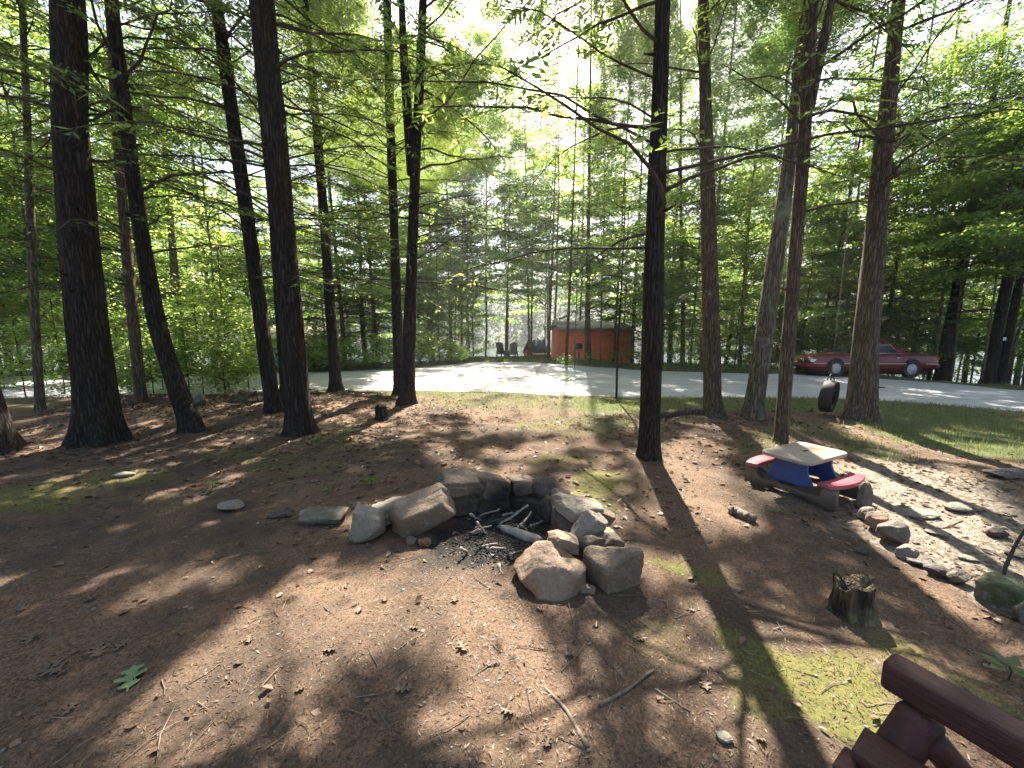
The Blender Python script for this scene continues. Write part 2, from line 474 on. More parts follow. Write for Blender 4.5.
GX0, GX1, GY0, GY1, GS = -22., 26., -3., 40., .07
gx = np.arange(GX0, GX1, GS); gy = np.arange(GY0, GY1, GS)
_X, _Y = np.meshgrid(gx, gy)
_px, _py, _dep = project(np.stack([_X, _Y, np.zeros_like(_X)], -1))
_vis = _Y > .4
_wx = (fbm(_X * 1.6, _Y * 1.6, 40, 4) - .5); _wy = (fbm(_X * 1.6, _Y * 1.6, 60, 4) - .5)
_k = np.clip(F / _dep, 0, 300)
Lopen = ell(_px + _wx * _k * .55, _py + _wy * _k * .25, OPEN, (1.28, .95)) * _vis * (_Y < y_far(_X) + .2)
Ldap = np.maximum(ell(_px, _py, DAP, (1.3, .6)), .11) * (_Y < y_far(_X) + .2)
_dn = fbm(_X * 3.6, _Y * 2.2, 77, 4) * .5 + fbm(_X * 9, _Y * 5.5, 90, 3) * .5
_srt = np.sort(_dn.ravel()[::7])
_q = np.searchsorted(_srt, _dn) / len(_srt)
Lit = np.maximum(Lopen, np.where(_q > 1 - Ldap, .92, 0))


FarGap = np.where((fbm(_X * .55, _Y * .5, 301, 3) > .43) & (_Y > 12.5), .93, 0)


def ground_ix(P):
    """cells on which the points' sun shadow lands"""
    P = np.asarray(P)
    t = P[:, 2] / S[2]
    x = P[:, 0] - S[0] * t; y = P[:, 1] - S[1] * t
    i = ((x - GX0) / GS).astype(int); j = ((y - GY0) / GS).astype(int)
    ok = (i >= 0) & (i < len(gx)) & (j >= 0) & (j < len(gy))
    return np.clip(i, 0, len(gx) - 1), np.clip(j, 0, len(gy) - 1), ok


COV = np.zeros_like(_X)


def leaves(C, D, Nn, L, W, cull=True, rng=R, src=None, gap=True, k=1.04):
    """rhombic leaves: base C, direction D, blade normal about Nn"""
    if cull and len(C):
        i, j, ok = ground_ix(C + D * (L * .5)[:, None])
        lit = np.where(ok, (Lit if src is None else src)[j, i], 0) * sstep(1.2, 4, C[:, 2])
        if src is not None and gap: lit = np.maximum(lit, np.where(ok, FarGap[j, i], 0) * sstep(5.5, 8, C[:, 2]))
        keep = rng.random(len(C)) > lit * k
        C, D, Nn, L, W = C[keep], D[keep], Nn[keep], L[keep], W[keep]
        i, j, ok = ground_ix(C + D * (L * .5)[:, None])
        np.add.at(COV, (j[ok], i[ok]), (L * W * .33)[ok] / GS ** 2)
    Sd = np.cross(D, Nn); Sd /= np.linalg.norm(Sd, axis=1)[:, None] + 1e-9
    m = C + D * (L * .42)[:, None]
    hw = (W * .5)[:, None]
    V = np.stack([C, m + Sd * hw, C + D * L[:, None], m - Sd * hw], 1).reshape(-1, 3)
    return V


def quads(n): return np.arange(n * 4).reshape(-1, 4)


def unit(A): return A / (np.linalg.norm(A, axis=-1, keepdims=True) + 1e-9)


# ------------------------------------------------------------------ ground sheet
def axis(fine0, fine1, step, lo, hi, g=1.045):
    a = list(np.arange(fine0, fine1, step))
    s = step; x = a[-1]
    while x < hi: s *= g; x += s; a.append(x)
    s = step; x = a[0]; b = []
    while x > lo: s *= g; x -= s; b.append(x)
    return np.array(b[::-1] + a)


MOSS = [(595, 495, 26, 26, 30, .85), (560, 460, 40, 7, 0, .5), (625, 485, 14, 10, 0, .6), (690, 570, 55, 12, 10, .75), (800, 665, 105, 28, 20, .95), (850, 705, 80, 24, 20, .9), (760, 690, 50, 26, 0, .6), (880, 650, 60, 16, 20, .6),
        (640, 655, 40, 34, 0, .35), (30, 500, 60, 16, -8, .85), (130, 480, 60, 10, -5, .6), (250, 455, 70, 10, 0, .6), (330, 440, 50, 8, 0, .5), (840, 590, 20, 8, 0, .7), (980, 690, 60, 14, 20, .6), (300, 470, 60, 10, 0, .4), (160, 500, 60, 8, 0, .35)]
GRASS = [(960, 430, 120, 24, 8, 1), (800, 405, 110, 8, 0, .8), (640, 405, 90, 10, 0, .8), (520, 402, 110, 10, 0, .5), (760, 445, 40, 10, 0, .5), (580, 425, 80, 12, 0, .5), (440, 392, 80, 6, 0, .6), (870, 450, 60, 10, 15, .6), (800, 430, 60, 8, 0, .5), (60, 405, 60, 5, 0, .6)]
GRAV = [(940, 520, 130, 56, 18, 1), (1000, 555, 80, 50, 25, 1), (780, 500, 60, 10, 0, .4), (880, 490, 60, 18, 0, .8)]
CHAR = [(505, 535, 48, 30, 0, 1), (440, 560, 40, 14, -20, .45), (520, 600, 30, 10, 0, .45), (470, 545, 40, 30, 0, .7)]


def zones(X, Y, Z):
    px, py, dep = project(np.stack([X, Y, Z], -1))
    v = (Y > .5).astype(float)
    z = np.zeros(X.shape + (4,))
    k = np.clip(F / dep, 0, 200)
    qx = px + (fbm(X * 2.2, Y * 2.2, 130, 3) - .5) * k * .5; qy = py + (fbm(X * 2.2, Y * 2.2, 150, 3) - .5) * k * .2
    for c, L in enumerate((MOSS, GRASS, GRAV, CHAR)):
        z[..., c] = ell(qx, qy, L, (1.3, .6)) * v
    z[..., 0] *= .65 + .8 * fbm(X * 3.5, Y * 3.5, 171, 3)
    yf = y_far(X)
    z[..., 1] = np.maximum(z[..., 1], sstep(0, .5, Y - yf) * (.55 + .4 * fbm(X * .4, Y * .4, 8, 2)) * sstep(45, 25, Y))
    yn = y_near(X)
    z[..., 1] = np.maximum(z[..., 1], .75 * sstep(-.9, -.25, Y - yn) * (Y < yf))
    return z


xs = axis(-4.2, 4.6, .045, -160, 160); ys = axis(.4, 7.5, .045, -14, 170)
X, Y = np.meshgrid(xs, ys)
Z = gh(X, Y)
nx, ny = len(xs), len(ys)
i = np.arange(ny - 1)[:, None] * nx; j = np.arange(nx - 1)[None]
GF = np.stack([i + j, i + j + 1, i + nx + j + 1, i + nx + j], -1).reshape(-1, 4)
g = link('ground', mesh_np('ground', np.stack([X, Y, Z], -1), GF, None, M['ground'], True, {'zone': zones(X, Y, Z)}))
tag(g, 'brown forest floor of needles and soil with mossy patches', kind='structure')

# road: a sheet between its two edges
rx = np.concatenate([np.linspace(-32, -14, 40), np.linspace(-13.7, 16, 240), np.linspace(16.5, 34, 40)])
m = 26
ra = y_near(rx) + (fbm(rx * 1.3, rx * 0 + 3, 4, 3) - .5) * .5
rb = y_far(rx) + (fbm(rx * 1.3, rx * 0 + 9, 6, 3) - .5) * .6
tt = np.linspace(0, 1, m)
RX = np.repeat(rx[None], m, 0); RY = ra[None] * (1 - tt[:, None]) + rb[None] * tt[:, None]
RZ = gh(RX, RY) + .006 + .03 * np.sin(tt * PI)[:, None] ** .6 * .5
n_ = len(rx); i = np.arange(m - 1)[:, None] * n_; j = np.arange(n_ - 1)[None]
rd = link('road', mesh_np('road', np.stack([RX, RY, RZ], -1), np.stack([i + j, i + j + 1, i + n_ + j + 1, i + n_ + j], -1).reshape(-1, 4), None, M['road'], True))
tag(rd, 'pale grey gravel road crossing behind the trees', kind='structure')

# lake and hills
mw, nt, p, o = mat('lake_water')
p.inputs['Base Color'].default_value = (.03, .05, .05, 1); p.inputs['Roughness'].default_value = .12; p.inputs['IOR'].default_value = 1.33
v = objco(nt, (.5, 1.2, 1)); nt.links.new(bump(nt, noise(nt, 2.2, 4, .6, v), .25, .15), p.inputs['Normal'])
WZ = -2.2
lx = np.array([[-400, 24, WZ], [400, 24, WZ], [400, 420, WZ], [-400, 420, WZ]])
tag(link('lake', mesh_np('lake', lx, [[0, 1, 2, 3]], None, mw)), 'pale lake beyond the trees', kind='structure')

hx = np.linspace(-420, 420, 120); hy = np.linspace(0, 1, 14)
HX, HT = np.meshgrid(hx, hy)
shore = 120 + 25 * (fbm(hx * .012, hx * 0, 31, 3) - .5) + np.abs(hx) * .18
HY = shore[None] + HT * 220
HZ = WZ - .6 + 46 * HT ** .8 * (.6 + .8 * fbm(HX * .01, HT * 2, 33, 3))
n_ = len(hx); i = np.arange(13)[:, None] * n_; j = np.arange(n_ - 1)[None]
hm = simple('hill_ground', (.04, .06, .03), .95, var=.4, scale=.2)
tag(link('hills', mesh_np('hills', np.stack([HX, HY, HZ], -1), np.stack([i + j, i + j + 1, i + n_ + j + 1, i + n_ + j], -1).reshape(-1, 4), None, hm, True)), 'wooded hillside on the far shore', kind='structure')
# far wood on the hill: one mass of crowns
nT = 1500
tx = R.uniform(-260, 260, nT); ttq = R.random(nT) ** 1.6 * .5
ty = np.interp(tx, hx, shore) + ttq * 220 + 1
tz = WZ + 46 * ttq ** .8 * .95
th = R.uniform(9, 17, nT); tr = th * R.uniform(.16, .27, nT)
k = 110
u = R.random((nT, k)); ang = R.uniform(0, 2 * PI, (nT, k)); rad = np.sqrt(R.random((nT, k))) * (1.03 - u) ** .7
C = np.stack([tx[:, None] + tr[:, None] * rad * np.cos(ang), ty[:, None] + tr[:, None] * rad * np.sin(ang), tz[:, None] + th[:, None] * (u * .92 + .06)], -1).reshape(-1, 3)
D = unit(np.stack([np.cos(ang), np.sin(ang), R.uniform(-.7, .2, ang.shape)], -1).reshape(-1, 3))
V = leaves(C, D, unit(R.normal(size=C.shape) + [0, -.4, .8]), R.uniform(.7, 1.5, len(C)), R.uniform(.5, 1.0, len(C)), False)
far = link('forest', mesh_np('forest', V, quads(len(C)), None, M['far']))
tag(far, 'hazy wooded slope across the lake', 'forest', kind='stuff')

# ------------------------------------------------------------------ trees
TREES = []     # (object, crown leaf arrays) of trees that carry canopy


def trunk_mesh(P, r, loc, sides=22, flare=.9, seed=0, mat_=None, rough=.05, roots=5, dz=.14):
    """P: axis points from the ground up, r: radii"""
    P = np.asarray(P, float); r = np.asarray(r, float)
    z0, z1 = P[0, 2], P[-1, 2]
    zz = [z0]
    st = .05
    while zz[-1] < z1:
        zz.append(zz[-1] + st); st = min(dz if zz[-1] < 9 else .5, st * 1.15)
    zz = np.array(zz); zz[-1] = z1
    # smooth axis
    def sm(c):
        y = np.interp(zz, P[:, 2], c)
        k = 9 if len(zz) > 20 else 3
        ke = np.hanning(k + 2)[1:-1]; ke /= ke.sum()
        yp = np.concatenate([np.full(k // 2, y[0]), y, y[-1] + (y[-1] - y[-2]) * np.arange(1, k // 2 + 1)])
        return np.convolve(yp, ke, 'valid')
    ax, ay = sm(P[:, 0]), sm(P[:, 1])
    rr = np.interp(zz, P[:, 2], r)
    a = np.arange(sides) / sides * 2 * PI
    A, ZZ = np.meshgrid(a, zz - z0)
    ph = seed * 1.7
    rng = np.random.default_rng(seed + 100)
    lob = np.zeros_like(A)
    for q in range(roots):
        a0 = 2 * PI * q / max(roots, 1) + rng.uniform(-.5, .5)
        d = np.abs((A - a0 + PI) % (2 * PI) - PI)
        lob += np.exp(-(d / .30) ** 2) * rng.uniform(.5, 1.3)
    rb = rr[0]
    fl = np.exp(-ZZ / (rb * .95)) * flare * (.1 + 1.5 * lob) + np.exp(-ZZ / (rb * 4.5)) * .16 * flare
    ridge = (vnoise(A / (2 * PI) * sides * .5, ZZ * 2.2 / max(rb, .05) * .12, seed) - .5) * rough * 2 + (fbm(np.cos(A) * 1.5 + ph, ZZ * .9 + np.sin(A) * 1.5, seed, 3) - .5) * .16
    RR = rr[:, None] * (1 + ridge + fl)
    V = np.stack([ax[:, None] + RR * np.cos(A), ay[:, None] + RR * np.sin(A), (zz[:, None] - .1 * np.exp(-ZZ / .2)) + 0 * A], -1).reshape(-1, 3)
    mm, n = len(zz), sides
    i = np.arange(mm - 1)[:, None] * n; j = np.arange(n)[None]; kk = (j + 1) % n
    Fq = np.stack([i + j, i + kk, i + n + kk, i + n + j], -1).reshape(-1, 4)
    top = np.array([[ax[-1], ay[-1], z1 + rr[-1] * .5]])
    jj = np.arange(n)
    F3 = np.stack([np.full(n, mm * n), (mm - 1) * n + jj, (mm - 1) * n + (jj + 1) % n], -1)
    V = np.concatenate([V, top])
    axis_fn = lambda z: np.array([np.interp(z, zz, ax), np.interp(z, zz, ay), z])
    rad_fn = lambda z: float(np.interp(z, zz, rr))
    return V - np.asarray(loc), Fq, F3, axis_fn, rad_fn


def limb_path(p0, az, L, el0, droop, rng, n=9):
    t = np.linspace(0, 1, n)
    el = el0 - droop * t ** 1.3 + rng.normal(0, .09, n)
    azs = az + np.cumsum(rng.normal(0, .13, n)) + rng.normal(0, .05, n)
    st = L / (n - 1)
    d = np.stack([np.cos(el) * np.cos(azs), np.cos(el) * np.sin(azs), np.sin(el)], -1) * st
    return p0 + np.concatenate([[[0, 0, 0]], np.cumsum(d[:-1], 0)])


def spray(path, rng, dens=1., leaf=(.12, .034), t0=.25, sub=True, droop=.25):
    """side twigs and flat needle sprays along a limb. Returns twig segs and leaf arrays"""
    L = np.linalg.norm(np.diff(path, axis=0), axis=1).sum()
    nt_ = max(3, int(L / .085 * (1 - t0)))
    t = np.sort(rng.uniform(t0, 1, nt_))
    s = t * (len(path) - 1); i = np.minimum(s.astype(int), len(path) - 2); f = (s - i)[:, None]
    P0 = path[i] * (1 - f) + path[i + 1] * f
    T = unit(path[i + 1] - path[i])
    side = unit(np.cross(T, [0, 0, 1.])) * rng.choice([-1, 1], nt_)[:, None]
    l = (.16 + .42 * L * .32 * np.sin(np.clip((t - t0) / (1 - t0), .0, 1) * PI * .80 + .45)) * rng.uniform(.5, 1.15, nt_)
    D = unit(T * rng.uniform(.5, 1., nt_)[:, None] + side * rng.uniform(.7, 1.1, nt_)[:, None] + np.array([0, 0, -1.]) * rng.uniform(-.15, droop * 1.6, nt_)[:, None])
    P1 = P0 + D * l[:, None] + np.array([0, 0, -1.]) * (l ** 2)[:, None] * droop
    keep = rng.random(nt_) < np.clip(dens, 0, 1) if dens < 1 else np.ones(nt_, bool)
    # leaflets
    m = max(3, int(round(.5 / .062)))
    out = []
    K0, K1, KL = P0[keep], P1[keep], l[keep]
    if len(K0):
        cnt = np.maximum(3, (KL / (leaf[0] * .30)).astype(int))
        idx = np.repeat(np.arange(len(K0)), cnt)
        u = np.concatenate([(np.arange(c) + .5) / c for c in cnt])
        C = K0[idx] + (K1 - K0)[idx] * u[:, None]
        TD = unit(K1 - K0)[idx]
        SD = unit(np.cross(TD, [0, 0, 1.])) * np.where(np.arange(len(idx)) % 2, 1, -1)[:, None]
        DD = unit(TD * .75 + SD * rng.uniform(.5, 1.1, len(idx))[:, None] + rng.normal(0, .16, (len(idx), 3)))
        NN = unit(rng.normal(0, .38, (len(idx), 3)) + [0, 0, 1])
        sc = (1.15 - .5 * u) * rng.uniform(.65, 1.3, len(idx))
        out = [C, DD, NN, leaf[0] * sc, leaf[1] * sc * rng.uniform(.7, 1.3, len(idx))]
    return P0, P1, out


def cat_leaves(Ls):
    Ls = [l for l in Ls if len(l)]
    return [np.concatenate([l[k] for l in Ls]) for k in range(5)] if Ls else None


def hemlock(name, label, P, r, mat_key='bark', top=15., clear=2.3, seed=1, nlimb=52, reach=2.4, group=None, dead=10, sparse=5.5, leafsz=(.12, .034), parts=True, flare=.9, sides=22, roots=5, forks=(), leafmat='needle', cat='tree', rough=.05, densmul=1.0, azbias=None):
    rng = np.random.default_rng(seed)
    P = np.asarray(P, float)
    if P[-1, 2] < top:          # carry on straight up
        d = P[-1] - P[-2]; d = d / d[2]; d[:2] *= .75
        P = np.concatenate([P, [P[-1] + d * (top - P[-1, 2])]]); r = np.append(r, .03)
    root = empty(name, P[0], label, cat, group)
    V, Fq, F3, axf, rf = trunk_mesh(P, r, P[0], sides, flare, seed, rough=rough, roots=roots)
    tm = MB(); tm.add(V, Fq, F3)
    for fk in forks:            # second stems growing out of the trunk
        fp = np.asarray(fk[0], float) - P[0]; tm.tube(fp, fk[1], 12)
    ls = []; limb_list = []
    def open_at(Q):
        i, j, ok = ground_ix(Q)
        return np.where(ok, Lopen[j, i], 0) * sstep(1.5, 3.5, Q[:, 2])
    zs = np.concatenate([rng.uniform(clear, max(sparse + 1.0, clear + .8), dead), clear + 1 + (top - clear - 1.2) * rng.random(nlimb) ** .9])
    for q, z in enumerate(zs):
        az = rng.uniform(0, 2 * PI) if azbias is None or rng.random() > .6 else rng.normal(azbias, .5)
        hfrac = (z - clear) / (top - clear)
        isdead = q < dead
        L = reach * (1.12 - .85 * hfrac ** 1.4) * rng.uniform(.6, 1.2)
        if isdead: L *= rng.uniform(.5, 1.0)
        p0 = axf(z)
        path = limb_path(p0, az, L, rng.uniform(-.05, .45), rng.uniform(.25, .85), rng)
        rad = (.007 + .0046 * L) * rng.uniform(.75, 1.25)
        rad = min(rad, rf(z) * .45)
        rads = np.linspace(rad, .004, len(path))
        dens = (.22 if isdead else np.clip(.25 + (z - sparse + 1.5) / 3.0, .3, 1)) * densmul
        P0, P1, lv = spray(path, rng, dens, leafsz, .22)
        if len(lv): ls.append(lv)
        if (open_at(path[2:])> .5).mean() > .28: 
            if len(lv): ls.pop()
            continue
        kt = rng.random(len(P0)) > open_at((P0 + P1) / 2) * 1.05
        limb_list.append((path, rads, P0[kt], P1[kt]))
    if parts:
        for q in range(12):
            z = P[0, 2] + rng.uniform(.6, 5); a = rng.uniform(0, 2 * PI); c_ = axf(z) - P[0]; rr_ = rf(z); dv = np.array([math.cos(a), math.sin(a), rng.uniform(-.1, .5)])
            l_ = rng.uniform(.03, .14); tm.tube([c_ + dv * rr_ * .8, c_ + dv * (rr_ + l_ * .5), c_ + dv * (rr_ + l_)], [.02, .013, .008], 6)
    axis_info = dict(ax=axf, top=top, root=root, base=P[0])
    if parts:
        for path, rads, P0, P1 in limb_list:
            b = MB(); b.tube(path - P[0], rads, 7); b.segs(P0 - P[0], P1 - P[0], .0036, .0012)
            link('limb', b.me('limb', M['twig'], True), root)
    else:
        for path, rads, P0, P1 in limb_list:
            tm.tube(path - P[0], rads, 5); tm.segs(P0 - P[0], P1 - P[0], .0032, .0012)
    link('trunk', tm.me('trunk', M[mat_key], True), root)
    TREES.append(dict(info=axis_info, lv=ls, loc=P[0], mat=leafmat, k=.8 if azbias is not None else 1.04))
    return root


def px_axis(pts, Y=None, lift=None):
    """trunk axis and radii from (px, py, width px) up the stem, standing at the ground under the first"""
    b = gpt(pts[0][0], pts[0][1]); Y0 = b[1] if Y is None else Y
    P = []; r = []
    for k, (px, py, wd) in enumerate(pts):
        p_ = at(px, py, Y0) if k or Y is not None else b
        if k == 0: p_[2] = float(gh(p_[0], p_[1])) - .03
        P.append(p_); _, _, dep = project(p_); dep = float(dep)
        r.append(wd * dep / F / 2 * dep / math.hypot(dep, p_[0]) * (.86 if k == 0 else 1))
    return np.array(P), np.array(r)


FRONT = [
    # name, label, px points, bark, kwargs
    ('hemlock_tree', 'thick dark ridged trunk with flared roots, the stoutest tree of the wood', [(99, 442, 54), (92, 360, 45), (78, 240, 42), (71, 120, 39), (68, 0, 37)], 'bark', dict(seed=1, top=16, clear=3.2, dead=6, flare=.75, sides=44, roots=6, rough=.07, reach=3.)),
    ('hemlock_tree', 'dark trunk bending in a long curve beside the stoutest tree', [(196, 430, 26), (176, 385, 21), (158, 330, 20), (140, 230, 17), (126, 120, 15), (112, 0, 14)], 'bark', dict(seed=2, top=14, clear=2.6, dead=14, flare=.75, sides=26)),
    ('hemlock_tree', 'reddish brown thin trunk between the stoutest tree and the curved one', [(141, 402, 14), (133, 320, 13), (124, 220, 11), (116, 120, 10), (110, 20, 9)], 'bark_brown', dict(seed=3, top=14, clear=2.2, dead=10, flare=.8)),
    ('hemlock_tree', 'greyish trunk at the road edge behind the stoutest tree', [(40, 410, 13), (36, 340, 11), (31, 230, 10), (27, 120, 9), (22, 0, 8)], 'bark_pale', dict(seed=4, top=15, clear=2.4, dead=10, flare=.6)),
    ('hemlock_tree', 'leaning straight dark trunk growing close to a thicker one', [(274, 412, 18), (264, 340, 16), (252, 250, 15), (236, 140, 15), (216, 0, 14)], 'bark', dict(seed=5, top=15, clear=2.4, dead=16, flare=.7)),
    ('hemlock_tree', 'thick dark trunk before the dry leaf bank with bare limbs', [(300, 434, 29), (294, 350, 25), (284, 240, 25), (272, 110, 27), (262, 0, 27)], 'bark', dict(seed=6, top=16, clear=2.9, dead=12, flare=.8, sides=34, reach=2.7)),
    ('hemlock_tree', 'dark trunk half hidden behind the thick one by the leaf bank', [(291, 404, 20), (284, 330, 16), (276, 220, 14), (270, 100, 12)], 'bark', dict(seed=7, top=14, clear=2.6, dead=6, flare=.8)),
    ('hemlock_tree', 'slim straight trunk standing alone by the road edge', [(336, 391, 13), (331, 320, 11), (325, 230, 10), (317, 130, 9), (309, 40, 7)], 'bark', dict(seed=8, top=13, clear=2.2, dead=18, flare=.8)),
    ('hemlock_tree', 'slender straight stem of the close pair by the road', [(399, 394, 11), (397, 320, 10), (394, 220, 9), (390, 110, 9), (387, 0, 8)], 'bark', dict(seed=9, top=15, clear=2.6, dead=12, flare=.8)),
    ('hemlock_tree', 'forked darker stem of the close pair by the road', [(407, 404, 16), (409, 340, 13), (412, 250, 11), (416, 150, 10), (421, 60, 9)], 'bark', dict(seed=10, top=15, clear=2.4, dead=14, flare=.9, reach=3.5, sparse=3.6, nlimb=70, azbias=.1)),
    ('hemlock_tree', 'straight dark trunk just behind the stone fire ring', [(649, 457, 24), (651, 380, 21), (654, 260, 20), (659, 130, 18), (663, 0, 15)], 'bark', dict(seed=11, top=15, clear=2.6, dead=22, flare=.6, sides=30, reach=2.9, roots=5, sparse=3.4, nlimb=60, azbias=2.6)),
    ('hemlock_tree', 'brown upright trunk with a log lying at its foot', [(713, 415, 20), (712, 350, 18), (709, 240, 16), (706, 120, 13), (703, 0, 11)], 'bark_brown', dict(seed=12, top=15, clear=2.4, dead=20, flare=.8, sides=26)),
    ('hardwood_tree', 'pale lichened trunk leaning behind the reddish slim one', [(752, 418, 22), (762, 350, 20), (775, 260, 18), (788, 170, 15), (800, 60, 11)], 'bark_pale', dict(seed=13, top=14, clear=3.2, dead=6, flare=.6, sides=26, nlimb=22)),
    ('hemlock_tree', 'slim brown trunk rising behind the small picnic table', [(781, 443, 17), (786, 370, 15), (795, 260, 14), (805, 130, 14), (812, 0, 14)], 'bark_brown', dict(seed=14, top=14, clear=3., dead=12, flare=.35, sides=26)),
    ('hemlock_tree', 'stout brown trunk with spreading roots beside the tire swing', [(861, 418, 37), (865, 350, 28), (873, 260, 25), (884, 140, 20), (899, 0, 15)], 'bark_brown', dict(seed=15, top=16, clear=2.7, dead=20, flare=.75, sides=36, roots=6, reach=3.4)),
    ('hemlock_tree', 'black flared trunk base cut by the picture edge', [(-4, 452, 58), (-22, 390, 44), (-60, 250, 40), (-90, 100, 36)], 'bark', dict(seed=16, top=14, clear=3.4, dead=2, flare=.8, sides=36, nlimb=26, reach=3)),
]
for nm, lab, pts, bk, kw in FRONT:
    P, r = px_axis(pts)
    if nm == 'hemlock_tree' and 'forked' in lab:
        Y0 = P[0, 1]
        fp = np.array([at(x, y, Y0 + dy) for x, y, dy in ((412, 175, 0), (408, 120, -.05), (404, 60, -.1), (400, -40, -.1))])
        kw['forks'] = [(fp, [.11, .10, .085, .05])]
    if 'slim brown' in lab:
        Y0 = P[0, 1]
        fp = np.array([at(x, y, Y0) for x, y in ((808, 110), (817, 70), (826, 30), (838, -40))])
        kw['forks'] = [(fp, [.07, .06, .05, .03])]
    hemlock(nm, lab, P, r, bk, **kw)

# trees across and along the road: (px of stem, distance, trunk width m, height, kind)
MID = [
    ('hemlock_tree', 'bushy hemlock of the shady wood behind the stoutest tree', 'hemlocks in the shady wood behind the stoutest tree',
     [(-60, 12, .3, 15), (-110, 16, .3, 16), (-20, 21, .3, 17), (40, 25, .3, 18), (88, 27, .3, 17), (180, 29, .3, 18), (140, 20, .25, 12), (8, 17, .32, 17), (62, 21, .35, 17), (110, 17.5, .25, 15), (150, 24, .3, 17), (215, 20, .25, 16)], 'bark_brown', 1.2),
    ('hemlock_tree', 'hemlock beyond the road behind the slim trunks and grey cabin', 'hemlocks beyond the road near the grey cabin',
     [(250, 23, .3, 16), (345, 21, .3, 15), (366, 24, .4, 16), (432, 27, .25, 9), (330, 31, .4, 18), (405, 33, .4, 18), (506, 34, .3, 14, 6.5), (531, 36, .3, 15, 6.5), (285, 19.5, .22, 11), (378, 21.5, .25, 12), (462, 30, .25, 11, 4.5)], 'bark_brown', 1.0),
    ('hemlock_tree', 'tall hemlock standing around the bright red cabin', 'hemlocks around the red cabin',
     [(548, 27, .28, 12, 4.5), (566, 21.5, .22, 15), (588, 22, .45, 17), (614, 23, .22, 14), (632, 22.5, .28, 15), (662, 27, .4, 17)], 'bark_brown', 1.4),
    ('hemlock_tree', 'dark hemlock beyond the road behind the upright brown trunk', 'hemlocks beyond the road between cabin and car',
     [(683, 20, .3, 15), (702, 21, .35, 16), (725, 26, .4, 18), (760, 24, .35, 17), (670, 24, .3, 14), (742, 30, .3, 17), (790, 27, .3, 17)], 'bark_brown', 1.2),
    ('hemlock_tree', 'tall hemlock in the wood behind the red car', 'hemlocks behind the red car',
     [(815, 19.5, .22, 15), (842, 22, .3, 16), (880, 19, .25, 15), (912, 21, .3, 16), (968, 24, .3, 17), (860, 26, .3, 17), (930, 27, .3, 17), (1020, 20, .3, 16), (1060, 16, .3, 16), (828, 24, .22, 13), (895, 23, .25, 12)], 'bark_brown', 1.0),
]
sd_ = 200
for nm, lab, grp, spots, bk, clr in MID:
    for (px, Yd, wd, hh, *cl_) in spots:
        sd_ += 1; wd *= .8
        b = at(px, 360, Yd); x = b[0]; z = float(gh(x, Yd))
        ln = R.normal(0, .03, 2)
        P = np.array([[x, Yd, z - .05], [x + ln[0] * 3, Yd, z + 3], [x + ln[0] * 7 + .1 * R.normal(), Yd + ln[1] * 3, z + 8]])
        hemlock(nm, lab, P, np.array([wd / 2, wd * .42, wd * .27]), bk, top=z + hh + 3, clear=z + (cl_[0] if cl_ else R.uniform(.5, 1.9)), seed=sd_, nlimb=165, reach=3.0, group=grp, dead=2, sparse=z + .8, leafsz=(.15, .05), parts=False, sides=12, leafmat='needle_far' if sd_ % 2 else 'needle', densmul=1.)

for lab, px, Yd, wd, hh in [('broad dark trunk beyond the road just behind the car boot', 944, 17.2, .50, 16),
                            ('dark trunk beyond the road carrying a small white sign', 1003, 14.8, .28, 15),
                            ('blackish trunk close beside the one with the white sign', 991, 14.4, .36, 16),
                            ('thin grey trunk glimpsed across the road between two dark trunks', 181, 16.5, .36, 15)]:
    b = at(px, 360, Yd); x = b[0]; z = float(gh(x, Yd)); sd_ += 1
    P = np.array([[x, Yd, z - .05], [x + .1, Yd, z + 3], [x + .3, Yd, z + 8]])
    hemlock('hemlock_tree', lab, P, np.array([wd / 2, wd * .42, wd * .27]), 'bark_pale' if 'grey' in lab else 'bark', top=z + hh + 3, clear=z + 2.6, seed=sd_, nlimb=90, reach=3.0, dead=5, sparse=z + 2, leafsz=(.15, .045), parts=False, sides=16, leafmat='needle_far', densmul=1.)


